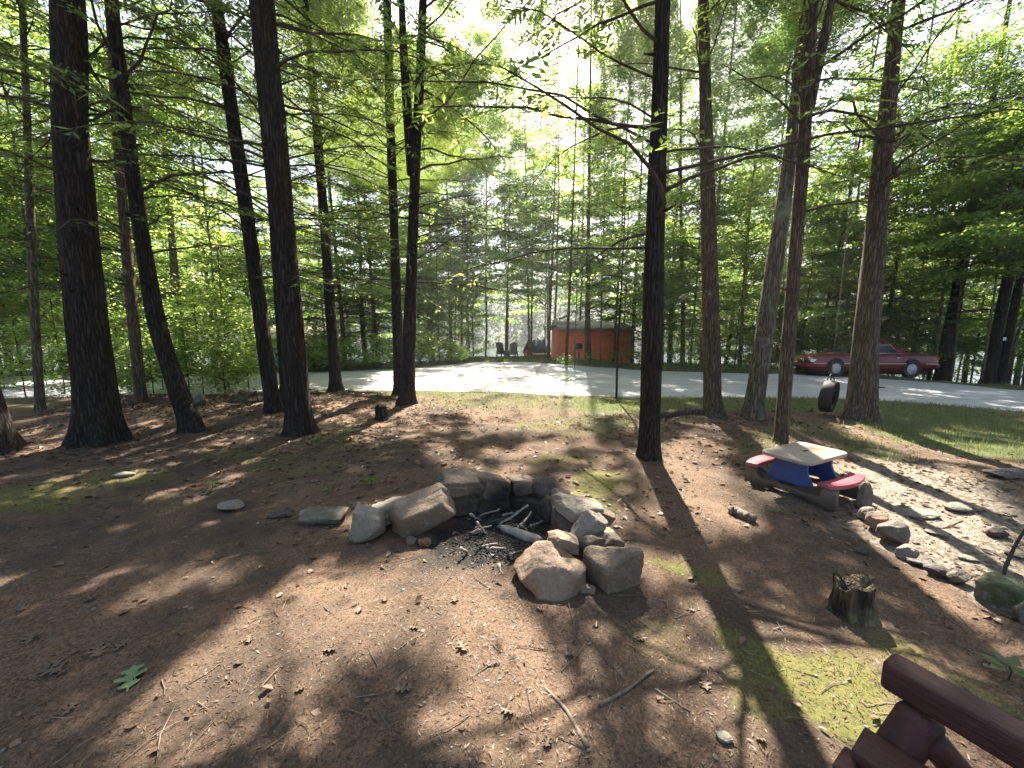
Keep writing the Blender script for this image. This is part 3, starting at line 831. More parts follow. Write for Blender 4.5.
def broadleaf(name, label, x, Yd, hh, wd, crad, z0f, seed, group, nleaf, leafsz=.10, lm='leaf', lean=(0, 0), layers=9, cat='tree', bark='bark_pale'):
    rng = np.random.default_rng(seed)
    z = float(gh(x, Yd)); base = np.array([x, Yd, z - .04])
    root = empty(name, base, label, cat, group)
    n = 9
    t = np.linspace(0, 1, n)
    P = base + np.stack([lean[0] * t + np.cumsum(rng.normal(0, .05, n)) * hh * .06, lean[1] * t + np.cumsum(rng.normal(0, .05, n)) * hh * .06, t * hh], -1)
    tm = MB(); tm.tube(P, np.linspace(wd / 2, .008, n), 9)
    ls = []
    nb = layers * 4
    for q in range(nb):
        f = z0f + (1 - z0f) * rng.random() ** .8
        s = f * (n - 1); i = min(int(s), n - 2); p0 = P[i] + (P[i + 1] - P[i]) * (s - i)
        L = crad * (1.1 - .75 * ((f - z0f) / (1 - z0f)) ** 1.5) * rng.uniform(.55, 1.15)
        path = limb_path(p0, rng.uniform(0, 2 * PI), L, rng.uniform(.1, .7), rng.uniform(.3, .8), rng, 7)
        tm.tube(path, np.linspace(min(.004 + .008 * L, wd * .3), .003, 7), 5)
        m = max(6, int(nleaf / nb * L / crad * 1.25))
        tt_ = rng.uniform(.25, 1.02, m) ** .8
        s = np.clip(tt_, 0, 1) * 6; ii = np.minimum(s.astype(int), 5)
        c = path[ii] + (path[ii + 1] - path[ii]) * (s - ii)[:, None]
        c = c + rng.normal(0, 1, (m, 3)) * [.22 * L ** .5, .22 * L ** .5, .07]
        a = rng.uniform(0, 2 * PI, m)
        D = unit(np.stack([np.cos(a), np.sin(a), rng.uniform(-.7, .15, m)], -1))
        ls.append([c, D, unit(rng.normal(0, .45, (m, 3)) + [0, 0, 1]), leafsz * rng.uniform(.6, 1.3, m), leafsz * .72 * rng.uniform(.6, 1.2, m)])
    link('trunk', tm.me('trunk', M[bark], True, base), root)
    TREES.append(dict(info=None, lv=ls, loc=base, mat=lm, root=root))
    return root


BL = [
    ('young_maple', 'bright leafy young maple hanging over the front of the red cabin', 'maple saplings before the red cabin', [(575, 18.8, 8.5, 2.6, .3), (622, 19.5, 8, 2.2, .3), (648, 19, 7.5, 2.0, .25), (600, 20.5, 11, 3, .35), (548, 21.5, 10, 2.8, .42)], .10, 'leaf', 1500),
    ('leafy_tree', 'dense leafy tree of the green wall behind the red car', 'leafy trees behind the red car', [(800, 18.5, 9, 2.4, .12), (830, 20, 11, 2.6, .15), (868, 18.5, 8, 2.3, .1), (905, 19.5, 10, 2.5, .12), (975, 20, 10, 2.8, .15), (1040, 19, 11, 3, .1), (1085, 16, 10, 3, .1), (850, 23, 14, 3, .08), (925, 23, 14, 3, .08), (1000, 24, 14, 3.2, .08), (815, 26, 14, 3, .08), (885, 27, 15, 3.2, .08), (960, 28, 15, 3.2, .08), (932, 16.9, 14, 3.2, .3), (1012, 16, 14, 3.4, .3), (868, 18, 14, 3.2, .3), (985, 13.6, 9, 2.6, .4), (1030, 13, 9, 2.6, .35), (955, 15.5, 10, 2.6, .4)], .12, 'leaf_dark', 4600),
    ('leafy_tree', 'sunlit leafy tree beyond the road between cabin and car', 'leafy trees between cabin and car', [(668, 19.5, 8, 1.9, .2), (742, 20, 10, 2.2, .2), (716, 30, 13, 3, .12), (690, 33, 14, 3, .12), (775, 22, 12, 2.6, .1), (655, 24, 12, 2.6, .1), (700, 25, 13, 2.8, .1), (735, 25, 13, 2.8, .1), (765, 27, 14, 3, .1), (740, 18.2, 13, 2.8, .3), (690, 18.5, 12, 2.6, .3)], .12, 'leaf', 4400),
    ('leafy_tree', 'yellow green leafy tree beyond the road around the grey cabin', 'leafy trees near the grey cabin', [(232, 18, 8, 2.1, .25), (300, 26, 12, 3, .15), (372, 19.5, 9, 2.3, .3), (452, 24, 9, 2.6, .25), (440, 19.5, 9, 2.4, .35), (470, 22, 10, 2.6, .42), (474, 27.5, 12, 3.2, .3), (545, 28.5, 12, 3, .3), (455, 29, 11, 2.6, .2), (430, 23, 7, 1.7, .15), (350, 28, 13, 3, .1), (250, 22, 11, 2.6, .1), (325, 23, 11, 2.6, .1), (395, 25, 12, 2.8, .08), (435, 30, 14, 3.2, .06), (470, 33, 15, 3.2, .06), (275, 29, 14, 3, .1)], .13, 'leaf', 4000),
    ('leafy_tree', 'sunlit leafy tree deep in the shady wood past the stoutest tree', 'leafy trees in the shady wood', [(-40, 15, 9, 2.6, .12), (20, 19, 11, 2.8, .15), (75, 15.5, 8, 2.1, .15), (120, 20, 11, 2.7, .15), (165, 18, 9, 2.3, .15), (200, 26, 13, 3.2, .1), (0, 14, 9, 2.4, .1), (50, 23, 13, 3, .08), (95, 24, 13, 3, .08), (150, 23, 13, 3, .08), (-30, 24, 14, 3.2, .08), (180, 21, 11, 2.6, .08), (130, 28, 14, 3.2, .08), (60, 18, 10, 2.4, .08), (140, 14.5, 13, 3.2, .2), (222, 15.5, 13, 3, .2), (40, 13.6, 13, 3.2, .2)], .12, 'leaf', 4600),
    ('tall_hardwood', 'tall hardwood with a light crown rising over the lake shore', 'tall hardwoods on the lake shore', [(100, 34, 20, 4.4, .25), (210, 36, 19, 4.2, .25), (300, 38, 19, 4.4, .2), (395, 40, 18, 4, .2), (600, 34, 20, 4.4, .2), (660, 40, 22, 4.6, .2), (740, 36, 21, 4.6, .2), (800, 32, 20, 4.4, .2), (870, 34, 21, 4.6, .2), (940, 30, 20, 4.4, .2), (1010, 28, 19, 4.4, .15), (450, 31, 27, 4.2, .12), (486, 36, 30, 4.6, .22), (528, 38, 31, 4.6, .22), (556, 31, 27, 3.8, .25), (580, 33, 27, 4., .25), (420, 33, 27, 4.2, .1), (507, 42, 33, 5.2, .2), (468, 40, 31, 4.8, .15), (545, 43, 32, 5, .2), (20, 30, 20, 4.4, .2), (-60, 26, 18, 4.4, .15), (1090, 26, 18, 4.4, .15)], .22, 'leaf', 5000),
]
for nm, lab, grp, spots, lf, lm, nl in BL:
    for (px, Yd, hh, cr, z0f) in spots:
        sd_ += 1
        b = at(px, 360, Yd)
        broadleaf(nm, lab, b[0], Yd, hh, .02 + hh * .0065, cr, z0f, sd_, grp, int(nl * (4.2 if Yd < 29.5 else 4.6)), lf, lm, layers=12 if hh < 12 else 20)

# understory along the near bank and the far verge
for (px, Yd, hh, cr, lab, grp) in [
    (60, 10.2, 2.6, .9, 'small leafy sapling with pale leaves before the road past the stoutest tree', 'saplings by the road past the stoutest tree'),
    (20, 9.4, 2.0, .9, None, None), (108, 9.8, 2.2, .8, None, None), (160, 11, 2.8, 1.0, None, None), (85, 12.5, 3, 1.1, None, None), (128, 10.6, 1.8, .7, None, None), (0, 11.5, 3.2, 1.2, None, None), (72, 9.3, 1.3, .7, None, None), (150, 9.6, 1.5, .7, None, None), (118, 12.4, 3.4, 1.2, None, None), (44, 12.2, 3.2, 1.2, None, None), (176, 12.6, 3.2, 1.1, None, None),
    (200, 10.2, 2.8, .9, 'thin understory sapling between the curved and the leaning trunks', 'saplings between the curved and the leaning trunks'),
    (226, 9.6, 3.6, .9, None, None), (246, 10.4, 2.2, .7, None, None), (213, 11.6, 3, 1, None, None), (186, 9.9, 1.8, .6, None, None), (236, 12, 3.2, 1.1, None, None), (222, 9.2, 1.2, .6, None, None)]:
    if lab: cl, cg = lab, grp
    sd_ += 1; b = at(px, 360, Yd)
    broadleaf('sapling', cl, b[0], Yd, hh, .028, cr, .10, sd_, cg, 2400, .085, 'leaf', layers=8, bark='bark')
broadleaf('sapling', 'thin straight sapling at the road edge before the red cabin', at(617, 398, 9.6)[0], 9.6, 5.2, .06, 1.1, .5, 901, None, 700, .09, 'leaf', layers=6, bark='bark')
for px, Yd, hh, cr in [(254, 16.2, .9, .7), (314, 16.6, 1.0, .8), (330, 17, .8, .7), (352, 17.2, 1.0, .8), (380, 17.6, 1.1, .8), (398, 18.5, 1.0, .7), (422, 19.5, 1.2, .9), (440, 20.5, 1.1, .8), (452, 21, .9, .7)]:
    sd_ += 1; b = at(px, 360, Yd)
    broadleaf('roadside_bush', 'low bright green bush on the verge before the grey cabin', b[0], Yd, hh * 1.35, .03, cr * 1.25, .04, sd_, 'bushes on the verge before the grey cabin', 1900, .11, 'leaf', layers=8, cat='bush', bark='bark')
for px, Yd, hh, cr in [(645, 20.5, 3, 1.4), (668, 21, 3.4, 1.5), (690, 19.5, 2.6, 1.3), (714, 20.5, 3.2, 1.4), (738, 22, 3.4, 1.5), (758, 20, 2.8, 1.3), (780, 21, 3.2, 1.5), (806, 19, 2.8, 1.3), (830, 18.6, 2.6, 1.3), (856, 18.4, 2.8, 1.3), (882, 18.4, 2.4, 1.2), (905, 19.5, 3, 1.3), (965, 19, 2.6, 1.3), (930, 20.5, 3, 1.4), (1010, 17.5, 2.4, 1.2)]:
    sd_ += 1; b = at(px, 360, Yd)
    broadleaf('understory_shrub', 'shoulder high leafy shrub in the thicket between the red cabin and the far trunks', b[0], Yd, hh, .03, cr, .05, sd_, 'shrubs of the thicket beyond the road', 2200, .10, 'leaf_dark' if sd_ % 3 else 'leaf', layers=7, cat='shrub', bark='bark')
for px, Yd, hh, cr in [(240, 19, 2.2, 1.2), (318, 20.5, 2.6, 1.3), (345, 22, 3, 1.4), (372, 22.5, 2.6, 1.3), (398, 23.5, 2.8, 1.4), (425, 24.5, 2.6, 1.3), (448, 26, 2.6, 1.3), (468, 28, 2.4, 1.3)]:
    sd_ += 1; b = at(px, 360, Yd)
    broadleaf('understory_shrub', 'bright shrub standing past the verge on the grey cabin side of the clearing', b[0], Yd, hh, .03, cr, .05, sd_, 'shrubs past the verge near the grey cabin', 2200, .10, 'leaf', layers=7, cat='shrub', bark='bark')
for px, Yd, hh, cr in [(566, 19.6, .6, .6), (590, 19.6, .7, .6), (612, 18.8, .6, .6), (640, 18.2, .7, .6), (672, 17.6, .8, .7), (695, 17.8, .7, .6), (735, 17.6, .8, .7), (770, 17.2, .8, .7)]:
    sd_ += 1; b = at(px, 360, Yd)
    broadleaf('roadside_bush', 'low leafy plant on the verge between red cabin and car', b[0], Yd, hh, .03, cr, .05, sd_, 'plants on the verge between red cabin and car', 260, .10, 'leaf_dark', layers=4, cat='bush', bark='bark')


# ---- gather crowns; cull for the openings; then thicken crowns where the floor would get too much sun
for T in TREES:
    lv = cat_leaves(T['lv'])
    T['V'] = [leaves(*lv, src=None if T['loc'][1] < 12.5 else Lopen, gap=T['loc'][1] < 29.5, k=.75 if T['loc'][1] > 29.5 else T.get('k', 1.04))] if lv else []
need = (Lit < .3) & (_Y > -2.5) & (_Y < 13.5) & (_X > -14) & (_X < 13)
cands = [T for T in TREES if T['info'] is not None and T['loc'][1] < 25]
for rnd in range(8):
    cov = COV.copy()
    # local average over 3x3
    c3 = cov.copy()
    for a_ in (-1, 0, 1):
        for b_ in (-1, 0, 1):
            if a_ or b_: c3 += np.roll(np.roll(cov, a_, 0), b_, 1)
    c3 /= 9
    jj, ii = np.nonzero(need & (c3 < 3.6))
    sel = R.random(len(jj)) < .16
    jj, ii = jj[sel], ii[sel]
    if not len(jj): break
    g0 = np.stack([gx[ii], gy[jj], np.zeros(len(ii))], -1)
    best = np.full(len(ii), 1e9); bz = np.zeros(len(ii)); bt = np.zeros(len(ii), int)
    for z in np.arange(7.0, 18.1, .6):
        Pz = g0 + S * (z / S[2])
        elev = np.degrees(np.arctan2(Pz[:, 2] - H, np.hypot(Pz[:, 1], 0) + 1e-6))
        for k, T in enumerate(cands):
            if T['info']['top'] < z + .6: continue
            a = T['info']['ax'](z)
            d = np.hypot(Pz[:, 0] - a[0], Pz[:, 1] - a[1]) + np.where(elev < 39, 3.5, 0) + R.random(len(ii)) * 1.0
            b = d < best
            best[b] = d[b]; bz[b] = z; bt[b] = k
    Pz = g0 + S * ((bz + R.uniform(-.3, .3, len(bz))) / S[2])[:, None]
    m = 22
    C = np.repeat(Pz, m, 0) + R.normal(0, 1, (len(Pz) * m, 3)) * [.20, .20, .12]
    a = R.uniform(0, 2 * PI, len(C)); D = unit(np.stack([np.cos(a), np.sin(a), R.uniform(-.5, .1, len(C))], -1))
    NN = unit(R.normal(0, .35, C.shape) + [0, .3, 1])
    tid = np.repeat(bt, m)
    for k, T in enumerate(cands):
        s = tid == k
        if s.any():
            T['V'].append(leaves(C[s], D[s], NN[s], R.uniform(.07, .13, s.sum()) * np.clip(C[s][:, 2] / 13, .45, 1.1), R.uniform(.022, .036, s.sum()) * np.clip(C[s][:, 2] / 13, .5, 1.1)))
tot = 0
for T in TREES:
    if not T['V']: continue
    V = np.concatenate(T['V']); tot += len(V) // 4
    root = T['info']['root'] if T['info'] is not None else T['root']
    link('crown', mesh_np('crown', V - T['loc'], quads(len(V) // 4), None, M[T['mat']]), root)
print('LEAVES', tot)

# ------------------------------------------------------------------ stones
bm = bmesh.new(); bmesh.ops.create_icosphere(bm, subdivisions=5, radius=1)
ICO = np.array([v.co[:] for v in bm.verts]); ICOF = np.array([[v.index for v in f.verts] for f in bm.faces]); bm.free()
bm = bmesh.new(); bmesh.ops.create_icosphere(bm, subdivisions=1, radius=1)
ICL = np.array([v.co[:] for v in bm.verts]); ICLF = np.array([[v.index for v in f.verts] for f in bm.faces]); bm.free()


def rock_V(seed, size, planes=11, lo=.5, rough=.05, D=ICO, blocky=False):
    rng = np.random.default_rng(seed)
    n = unit(rng.normal(size=(planes, 3))); d = rng.uniform(lo, .95, planes)
    if blocky:          # a split slab: six tilted faces, knocked-off corners
        b = np.concatenate([np.eye(3), -np.eye(3)]); n6 = unit(b + rng.normal(0, .22, (6, 3))); d6 = rng.uniform(.52, .74, 6)
        k_ = max(3, planes - 6); n = np.concatenate([n6, n[:k_]]); d = np.concatenate([d6, rng.uniform(.68, .92, k_)])
    q = D @ n.T
    r = np.min(np.where(q > .05, d / np.maximum(q, .05), 9), 1)
    r = np.minimum(r, 1.1)
    nz = (fbm(D[:, 0] * 2.2 + seed, D[:, 1] * 2.2 + D[:, 2] * 1.7, seed, 4) + fbm(D[:, 2] * 2.2 + seed, D[:, 0] * 1.9 - D[:, 1], seed + 5, 4) - 1)
    n2 = fbm(D[:, 0] * 9 + seed, D[:, 1] * 9 + D[:, 2] * 7, seed + 9, 3) - .5
    r = r * (1 + nz * rough * 3 + n2 * rough * .9)
    V = D * r[:, None]
    V = V / np.abs(V).max(0)
    return V * np.asarray(size) / 2


def rock(name, label, c, size, m, seed, rot=(0, 0, 0), planes=11, lo=.5, rough=.05, group=None, cat='stone', blocky=False):
    V = rock_V(seed, size, planes, lo, rough, blocky=blocky)
    o = link(name, mesh_np(name, V, None, ICOF, M[m], True), None, [float(v) for v in c], rot)
    return tag(o, label, cat, group)


def on_ground(cx, cy, w, h, dr=.8, sink=.12):
    """centre and size of something lying on the ground, from its outline as seen"""
    b = gpt(cx, cy + h * .42)
    _, _, dep = project(b); dep = float(dep)
    cosx = dep / math.hypot(dep, b[0])
    W = w * dep / F * (cosx * .5 + .5); Dp = W * dr
    th = math.atan2(H, b[1])
    Hh = max(.03, (h * dep / F - Dp * math.sin(th) * .55) / math.cos(th))
    x, y = b[0] * (1 + Dp * .4 / b[1]), b[1] + Dp * .4
    z = float(gh(x, y)) + Hh * (.5 - sink)
    return np.array([x, y, z]), np.array([W, Dp, Hh])


# border and scattered stones
for k, (cx, cy, w, h, dr, mt, lab) in enumerate([
    (863, 502, 16, 20, .6, 'rock', 'upright grey stone at the corner of the pale stone border'),
    (868, 518, 22, 13, .8, 'rock_pale', 'rounded pale stone next to the upright grey one'),
    (876, 527, 22, 15, .8, 'rock_warm', 'tan rounded stone with a dark yellow face in the border'),
    (892, 540, 34, 19, .7, 'rock', 'broad grey stone below the tan stone in the border'),
    (905, 556, 24, 14, .8, 'rock_pale', 'smooth oval pale stone along the border'),
    (921, 565, 28, 10, .7, 'rock', 'flat grey slab right after the smooth oval stone'),
    (935, 574, 26, 11, .7, 'rock_dark', 'dark flat stone after the grey slab in the border'),
    (957, 581, 24, 13, .8, 'rock', 'small grey stone before the long mossy one'),
    (998, 600, 54, 24, .55, 'rock_moss', 'long greenish stone at the foot of the bare stick'),
    (1021, 617, 20, 18, .8, 'rock', 'round stone at the very end of the pale stone border'),
    (914, 513, 46, 13, .7, 'rock_pale', 'pale flat slab lying in the gravel behind the border'),
    (957, 509, 32, 11, .7, 'rock_pale', 'small pale slab in the gravel beside the larger one'),
    (1004, 474, 46, 15, .6, 'rock', 'low grey boulder at the edge of the lawn'),
    (996, 534, 24, 14, .8, 'rock_dark', 'dark stone lying alone in the gravel'),
    (968, 560, 20, 8, .8, 'rock_pale', 'little pale stone sunk in the gravel near the border'),
    (938, 535, 26, 8, .8, 'rock_pale', 'thin pale stone half sunk in the sunny gravel'),
    (1015, 556, 24, 9, .8, 'rock', 'grey stone half sunk in the gravel by the bare stick'),
    (862, 552, 14, 7, .8, 'rock_dark', 'little dark stone outside the border near the stump'),
    (233, 507, 30, 13, .8, 'rock_pale', 'pale whitish stone lying apart on the dark soil'),
    (196, 400, 26, 16, .8, 'rock_moss', 'mossy boulder behind the curved trunk'),
    (124, 475, 26, 7, .5, 'rock_pale', 'thin pale stone below the stoutest tree'),
    (722, 740, 21, 9, .6, 'rock_pale', 'smooth oblong stone on the bare soil near the bench'),
    (484, 358, 14, 4, .6, 'rock_pale', 'pale stone on the verge by the sunny road'),
    (283, 515, 26, 9, .7, 'rock_dark', 'dark low stone between the pale one and the fire ring'),
]):
    c, sz = on_ground(cx, cy, w, h, dr)
    if k < 10: sz = sz * [1.05, 1.1, 1.7]; c[2] += sz[2] * .12
    rock('stone', lab, c, sz, mt, 300 + k, (0, 0, R.uniform(-.4, .4)), planes=9, lo=.66)

# the fire ring: stones given by their middle as seen, size as seen, distance
RING = [
    (324, 518, 50, 20, None, 'rock_moss', .55, 'long flat greenish stone at the tail end of the fire ring', (0, 0, .1)),
    (367, 524, 34, 42, 2.9, 'rock_pale', .9, 'lichen spotted block at the outer end of the fire ring', (.15, .15, .3)),
    (391, 512, 40, 22, 3.15, 'rock_pale', .8, 'sunlit pale stone wedged behind the lichen spotted block', (0, -.15, .2)),
    (420, 516, 64, 46, 3.0, 'rock', .5, 'big slab leaning up at the open side of the fire ring', (.1, -.42, .25)),
    (462, 494, 46, 46, 3.35, 'rock_dark', .7, 'dark block under the flat stone at the back of the fire ring', (0, .05, 0)),
    (463, 482, 44, 20, 3.3, 'rock', .7, 'flat grey stone topping the back of the fire ring', (.1, .08, .1)),
    (495, 486, 36, 24, 3.35, 'rock', .8, 'humped stone in the middle of the back wall of the ring', (0, .1, -.2)),
    (495, 502, 40, 26, 3.4, 'rock_dark', .6, 'sooty stone under the humped one', (0, 0, .1)),
    (523, 486, 30, 20, 3.4, 'rock', .8, 'square grey stone beside the humped stone', (0, 0, .3)),
    (544, 487, 24, 22, 3.35, 'rock_dark', .8, 'dark rounded stone at the back corner of the ring', (0, 0, .1)),
    (532, 504, 50, 26, 3.38, 'rock_dark', .6, 'sooty base stone under the square grey one', (0, 0, 0)),
    (562, 498, 20, 17, 3.05, 'rock_warm', .9, 'small reddish stone near the dark corner stone', (.2, .3, 0)),
    (567, 517, 40, 36, 2.95, 'rock_dark', .8, 'dark stone under the jagged pale plate', (0, 0, .4)),
    (579, 508, 42, 22, 2.85, 'rock_pale', .9, 'jagged pale plate sunlit on the side wall of the ring', (.1, .25, .3)),
    (590, 531, 32, 38, 2.6, 'rock_pale', .6, 'pinkish angular stone standing on the side wall', (.1, .45, .2)),
    (606, 536, 18, 16, 2.65, 'rock', .8, 'small grey stone outside the pinkish angular one', (0, 0, .2)),
    (596, 548, 36, 34, 2.55, 'rock_dark', .8, 'dark brown stone below the pinkish angular one', (0, 0, 0)),
    (563, 542, 30, 20, 2.42, 'rock_warm', .8, 'reddish wedge lying on the big front boulder', (0, .25, .2)),
    (596, 562, 30, 26, 2.38, 'rock_warm', .6, 'reddish broken stone between the two front boulders', (.1, .1, .1)),
    (615, 573, 54, 66, 2.32, 'rock', .75, 'big angular grey boulder at the outer corner of the ring', (0, .1, .25)),
    (587, 592, 16, 18, 2.2, 'rock', .7, 'little grey stone at the foot of the front boulders', (0, 0, 0)),
    (549, 573, 66, 56, 2.3, 'rock_warm', .85, 'largest rounded tan boulder at the front of the fire ring', (0, -.12, 0)),
    (604, 552, 42, 46, 2.56, 'rock_dark', .8, 'dark block packed under the stones of the side wall', (0, .1, .3)),
    (578, 530, 44, 40, 2.85, 'rock_dark', .7, 'sooty block inside the side wall behind the pinkish stone', (0, 0, .2)),
    (556, 508, 34, 34, 3.2, 'rock_dark', .8, 'sooty block at the inner back corner below the reddish stone', (0, 0, .5)),
    (600, 518, 26, 22, 2.95, 'rock', .8, 'grey stone leaning outside the jagged pale plate', (.2, .3, .2)),
    (412, 541, 12, 8, None, 'rock', .9, 'fist sized stone at the foot of the leaning slab', (0, 0, 0)),
    (424, 543, 14, 10, None, 'rock_warm', .9, 'fist sized reddish stone at the foot of the leaning slab', (0, 0, 0)),
]
for k, (cx, cy, w, h, Yc, mt, dr, lab, rot) in enumerate(RING):
    if Yc is None:
        c, sz = on_ground(cx, cy, w, h, dr)
    else:
        c = at(cx, cy, Yc); _, _, dep = project(c); dep = float(dep)
        W = w * dep / F * 1.12; sz = np.array([W, W * dr, h * dep / F * 1.05])
    rock('ring_stone', lab, c, sz, 'ring_' + mt, 420 + k * 3, rot, blocky='rounded' not in lab, planes=14 if 'rounded' not in lab else 8, lo=.42 if 'rounded' not in lab else .72, rough=.05)

# charred sticks and the ashy log
M['char'] = simple('charred_wood', (.022, .02, .019), .9, var=.6, scale=30, bmp=.6)
M['ashwood'] = simple('ash_grey_wood', (0.2460, 0.2214, 0.1927), .9, var=.4, scale=25, bmp=.5)
M['drywood'] = simple('dry_wood', (.15, .115, .085), .9, var=.4, scale=25, bmp=.5)
rr = np.random.default_rng(4)
SX = [(478, 518, 500, 506), (470, 530, 492, 522), (485, 536, 515, 512), (498, 541, 528, 503), (476, 519, 487, 535), (466, 531, 486, 540), (503, 512, 520, 508), (515, 530, 532, 509), (490, 528, 512, 518), (480, 548, 497, 541), (460, 546, 468, 556), (508, 556, 522, 549), (499, 562, 503, 572), (511, 552, 518, 562), (476, 541, 484, 552), (470, 510, 481, 520), (530, 523, 545, 522), (492, 514, 498, 530), (520, 520, 530, 534), (486, 545, 507, 548)]
for k, (x0, y0, x1, y1) in enumerate(SX):
    Yb = gpt((x0 + x1) / 2, (y0 + y1) / 2 + 8)[1]
    a = at(x0, y0 + 3, Yb + rr.uniform(-.1, .1)); b = at(x1, y1 + 3, Yb + rr.uniform(-.1, .15))
    a[2] = max(a[2], float(gh(a[0], a[1])) + .01); b[2] = max(b[2], float(gh(b[0], b[1])) + .01)
    n = 7; t = np.linspace(0, 1, n)[:, None]; P = a * (1 - t) + b * t + rr.normal(0, .005, (n, 3))
    mb = MB(); mb.tube(P - a, np.linspace(rr.uniform(.008, .015), rr.uniform(.004, .009), n), 7)
    grey = k % 3 != 2
    o = link('stick', mb.me('stick', M['ashwood' if grey else 'char'], True), None, a)
    tag(o, 'ash grey half burnt stick in the jumble inside the fire ring' if grey else 'blackened charred stick in the jumble inside the fire ring', 'stick', 'ash grey sticks in the fire ring' if grey else 'blackened sticks in the fire ring')
a = at(500, 535, 2.95); b = at(541, 546, 2.72); t = np.linspace(0, 1, 8)[:, None]; P = a * (1 - t) + b * t + rr.normal(0, .004, (8, 3))
P[:, 2] = np.maximum(P[:, 2], .06)
mb = MB(); mb.tube(P - a, [.016, .03, .034, .036, .037, .038, .036, .03], 10)
tag(link('log', mb.me('log', M['ashwood'], True), None, a), 'short ash white log lying across the charred sticks', 'log')
# charcoal crumbs
nC = 1500
pxy = np.stack([rr.normal(502, 24, nC), rr.normal(541, 14, nC)], 1)
mb = MB()
for q in range(nC):
    p_ = flat(*pxy[q]); s_ = rr.uniform(.004, .013)
    mb.add(ICL * [s_, s_ * rr.uniform(.5, 1), s_ * .6] + [p_[0], p_[1], float(gh(p_[0], p_[1])) + s_ * .3], None, ICLF)
tag(link('charcoal', mb.me('charcoal', M['char'])), 'black charcoal crumbs on the floor of the fire ring', 'charcoal', kind='stuff')


# ------------------------------------------------------------------ fallen wood, stumps
def log(lab, pts, r, mt, name='log', cat='log'):
    P = []
    for x, y in pts:
        p_ = gpt(x, y); p_[2] += r[0] * .6; P.append(p_)
    P = np.array(P); t = np.linspace(0, len(P) - 1, 14); i = np.minimum(t.astype(int), len(P) - 2); f = (t - i)[:, None]
    Q = P[i] * (1 - f) + P[i + 1] * f + rr.normal(0, r[0] * .12, (14, 3))
    mb = MB(); mb.tube(Q - P[0], np.linspace(r[0], r[1], 14) * rr.uniform(.96, 1.04, 14), 10)
    return tag(link(name, mb.me(name, M[mt], True), None, P[0]), lab, cat)


log('rotting log lying at the foot of the upright brown trunk', [(660, 418), (685, 413), (706, 414)], (.07, .10), 'bark_brown')
log('short broken log on the soil between the ring and the picnic table', [(731, 512), (753, 522)], (.045, .04), 'drywood')
log('long thin fallen branch on the soil with its thick end in the sun', [(545, 688), (566, 710), (588, 748)], (.005, .010), 'drywood', 'fallen_branch', 'branch')
log('thin crooked fallen branch on the mossy dark soil', [(600, 706), (628, 690), (654, 670)], (.008, .005), 'drywood', 'fallen_branch', 'branch')
log('straight thin twig pointing at the mossy patch', [(655, 690), (690, 712)], (.006, .003), 'drywood', 'fallen_branch', 'branch')
log('slender dry branch at the foot of the curved trunk', [(160, 452), (205, 440), (240, 436)], (.012, .006), 'drywood', 'fallen_branch', 'branch')
log('dark fallen branch across the gravel behind the border', [(925, 532), (945, 528), (962, 521)], (.010, .005), 'drywood', 'fallen_branch', 'branch')


def stump(lab, cx, base_y, w, h, mt, seed, jag):
    b = gpt(cx, base_y); _, _, dep = project(b); dep = float(dep)
    r = w * dep / F / 2 * .8; hh = h * dep / F * .95
    b = b + [0, r * .8, 0]; b[2] = float(gh(b[0], b[1]))
    n, m_ = 40, 16; rng = np.random.default_rng(seed)
    a = np.arange(n) / n * 2 * PI; zz = np.linspace(-.05, 1, m_)
    A, Zt = np.meshgrid(a, zz)
    top = hh * (1 - jag * vnoise(a * 2.5, a * 0 + seed, seed))
    RR = r * (1.05 + .28 * np.exp(-np.clip(Zt, 0, 1) * 5) + (fbm(np.cos(A) * 1.3 + 5, np.sin(A) * 1.3 + Zt * 1.6, seed, 4) - .5) * .6)
    V = np.stack([RR * np.cos(A), RR * np.sin(A), Zt * top[None]], -1)
    inner = np.stack([RR[-1] * .72 * np.cos(a), RR[-1] * .72 * np.sin(a), top * .93 - .01], -1)
    V = np.concatenate([V.reshape(-1, 3), inner, [[0, 0, hh * (.62 - jag * .3)]]])
    i = np.arange(m_)[:, None] * n; j = np.arange(n)[None]; k = (j + 1) % n
    Fq = np.stack([i + j, i + k, i + n + k, i + n + j], -1).reshape(-1, 4)
    jj = np.arange(n); o0 = m_ * n
    F3 = np.stack([o0 + jj, o0 + (jj + 1) % n, np.full(n, o0 + n)], -1)
    return tag(link('tree_stump', mesh_np('tree_stump', V, Fq, F3, M[mt], True), None, b), lab, 'stump')


M['stump_moss'] = bark_mat('rotten_mossy_wood', (.042, .032, .024), (.15, .12, .092), .8, .5, (.17, .16, .085))
stump('rotten moss covered stump with a dark hollow beside the stone border', 862, 622, 40, 44, 'stump_moss', 5, .5)
stump('little dark stump near the pair of slim trunks', 380, 420, 13, 15, 'bark', 8, .2)
stump('low rotten stump on the leaf bank by the leaning trunk', 238, 402, 26, 11, 'stump_moss', 9, .5)

b = gpt(1000, 588)
P = np.array([b + [0, 0, -.02], at(1006, 566, b[1] + .02), at(1014, 548, b[1] + .03), at(1022, 534, b[1] + .03), at(1036, 505, b[1])])
mb = MB(); mb.tube(P - b, [.011, .010, .009, .008, .004], 7); mb.segs([P[2] - b], [P[2] - b + [.10, .02, .02]], .004, .002)
tag(link('bare_sapling', mb.me('bare_sapling', M['twig'], True), None, b), 'bare bent stick growing out of the pale gravel', 'sapling')


# ------------------------------------------------------------------ child's picnic table
def plastic(n, c, r=.45): return simple(n, c, r, var=.12, scale=14, bmp=.08, bdist=.004)


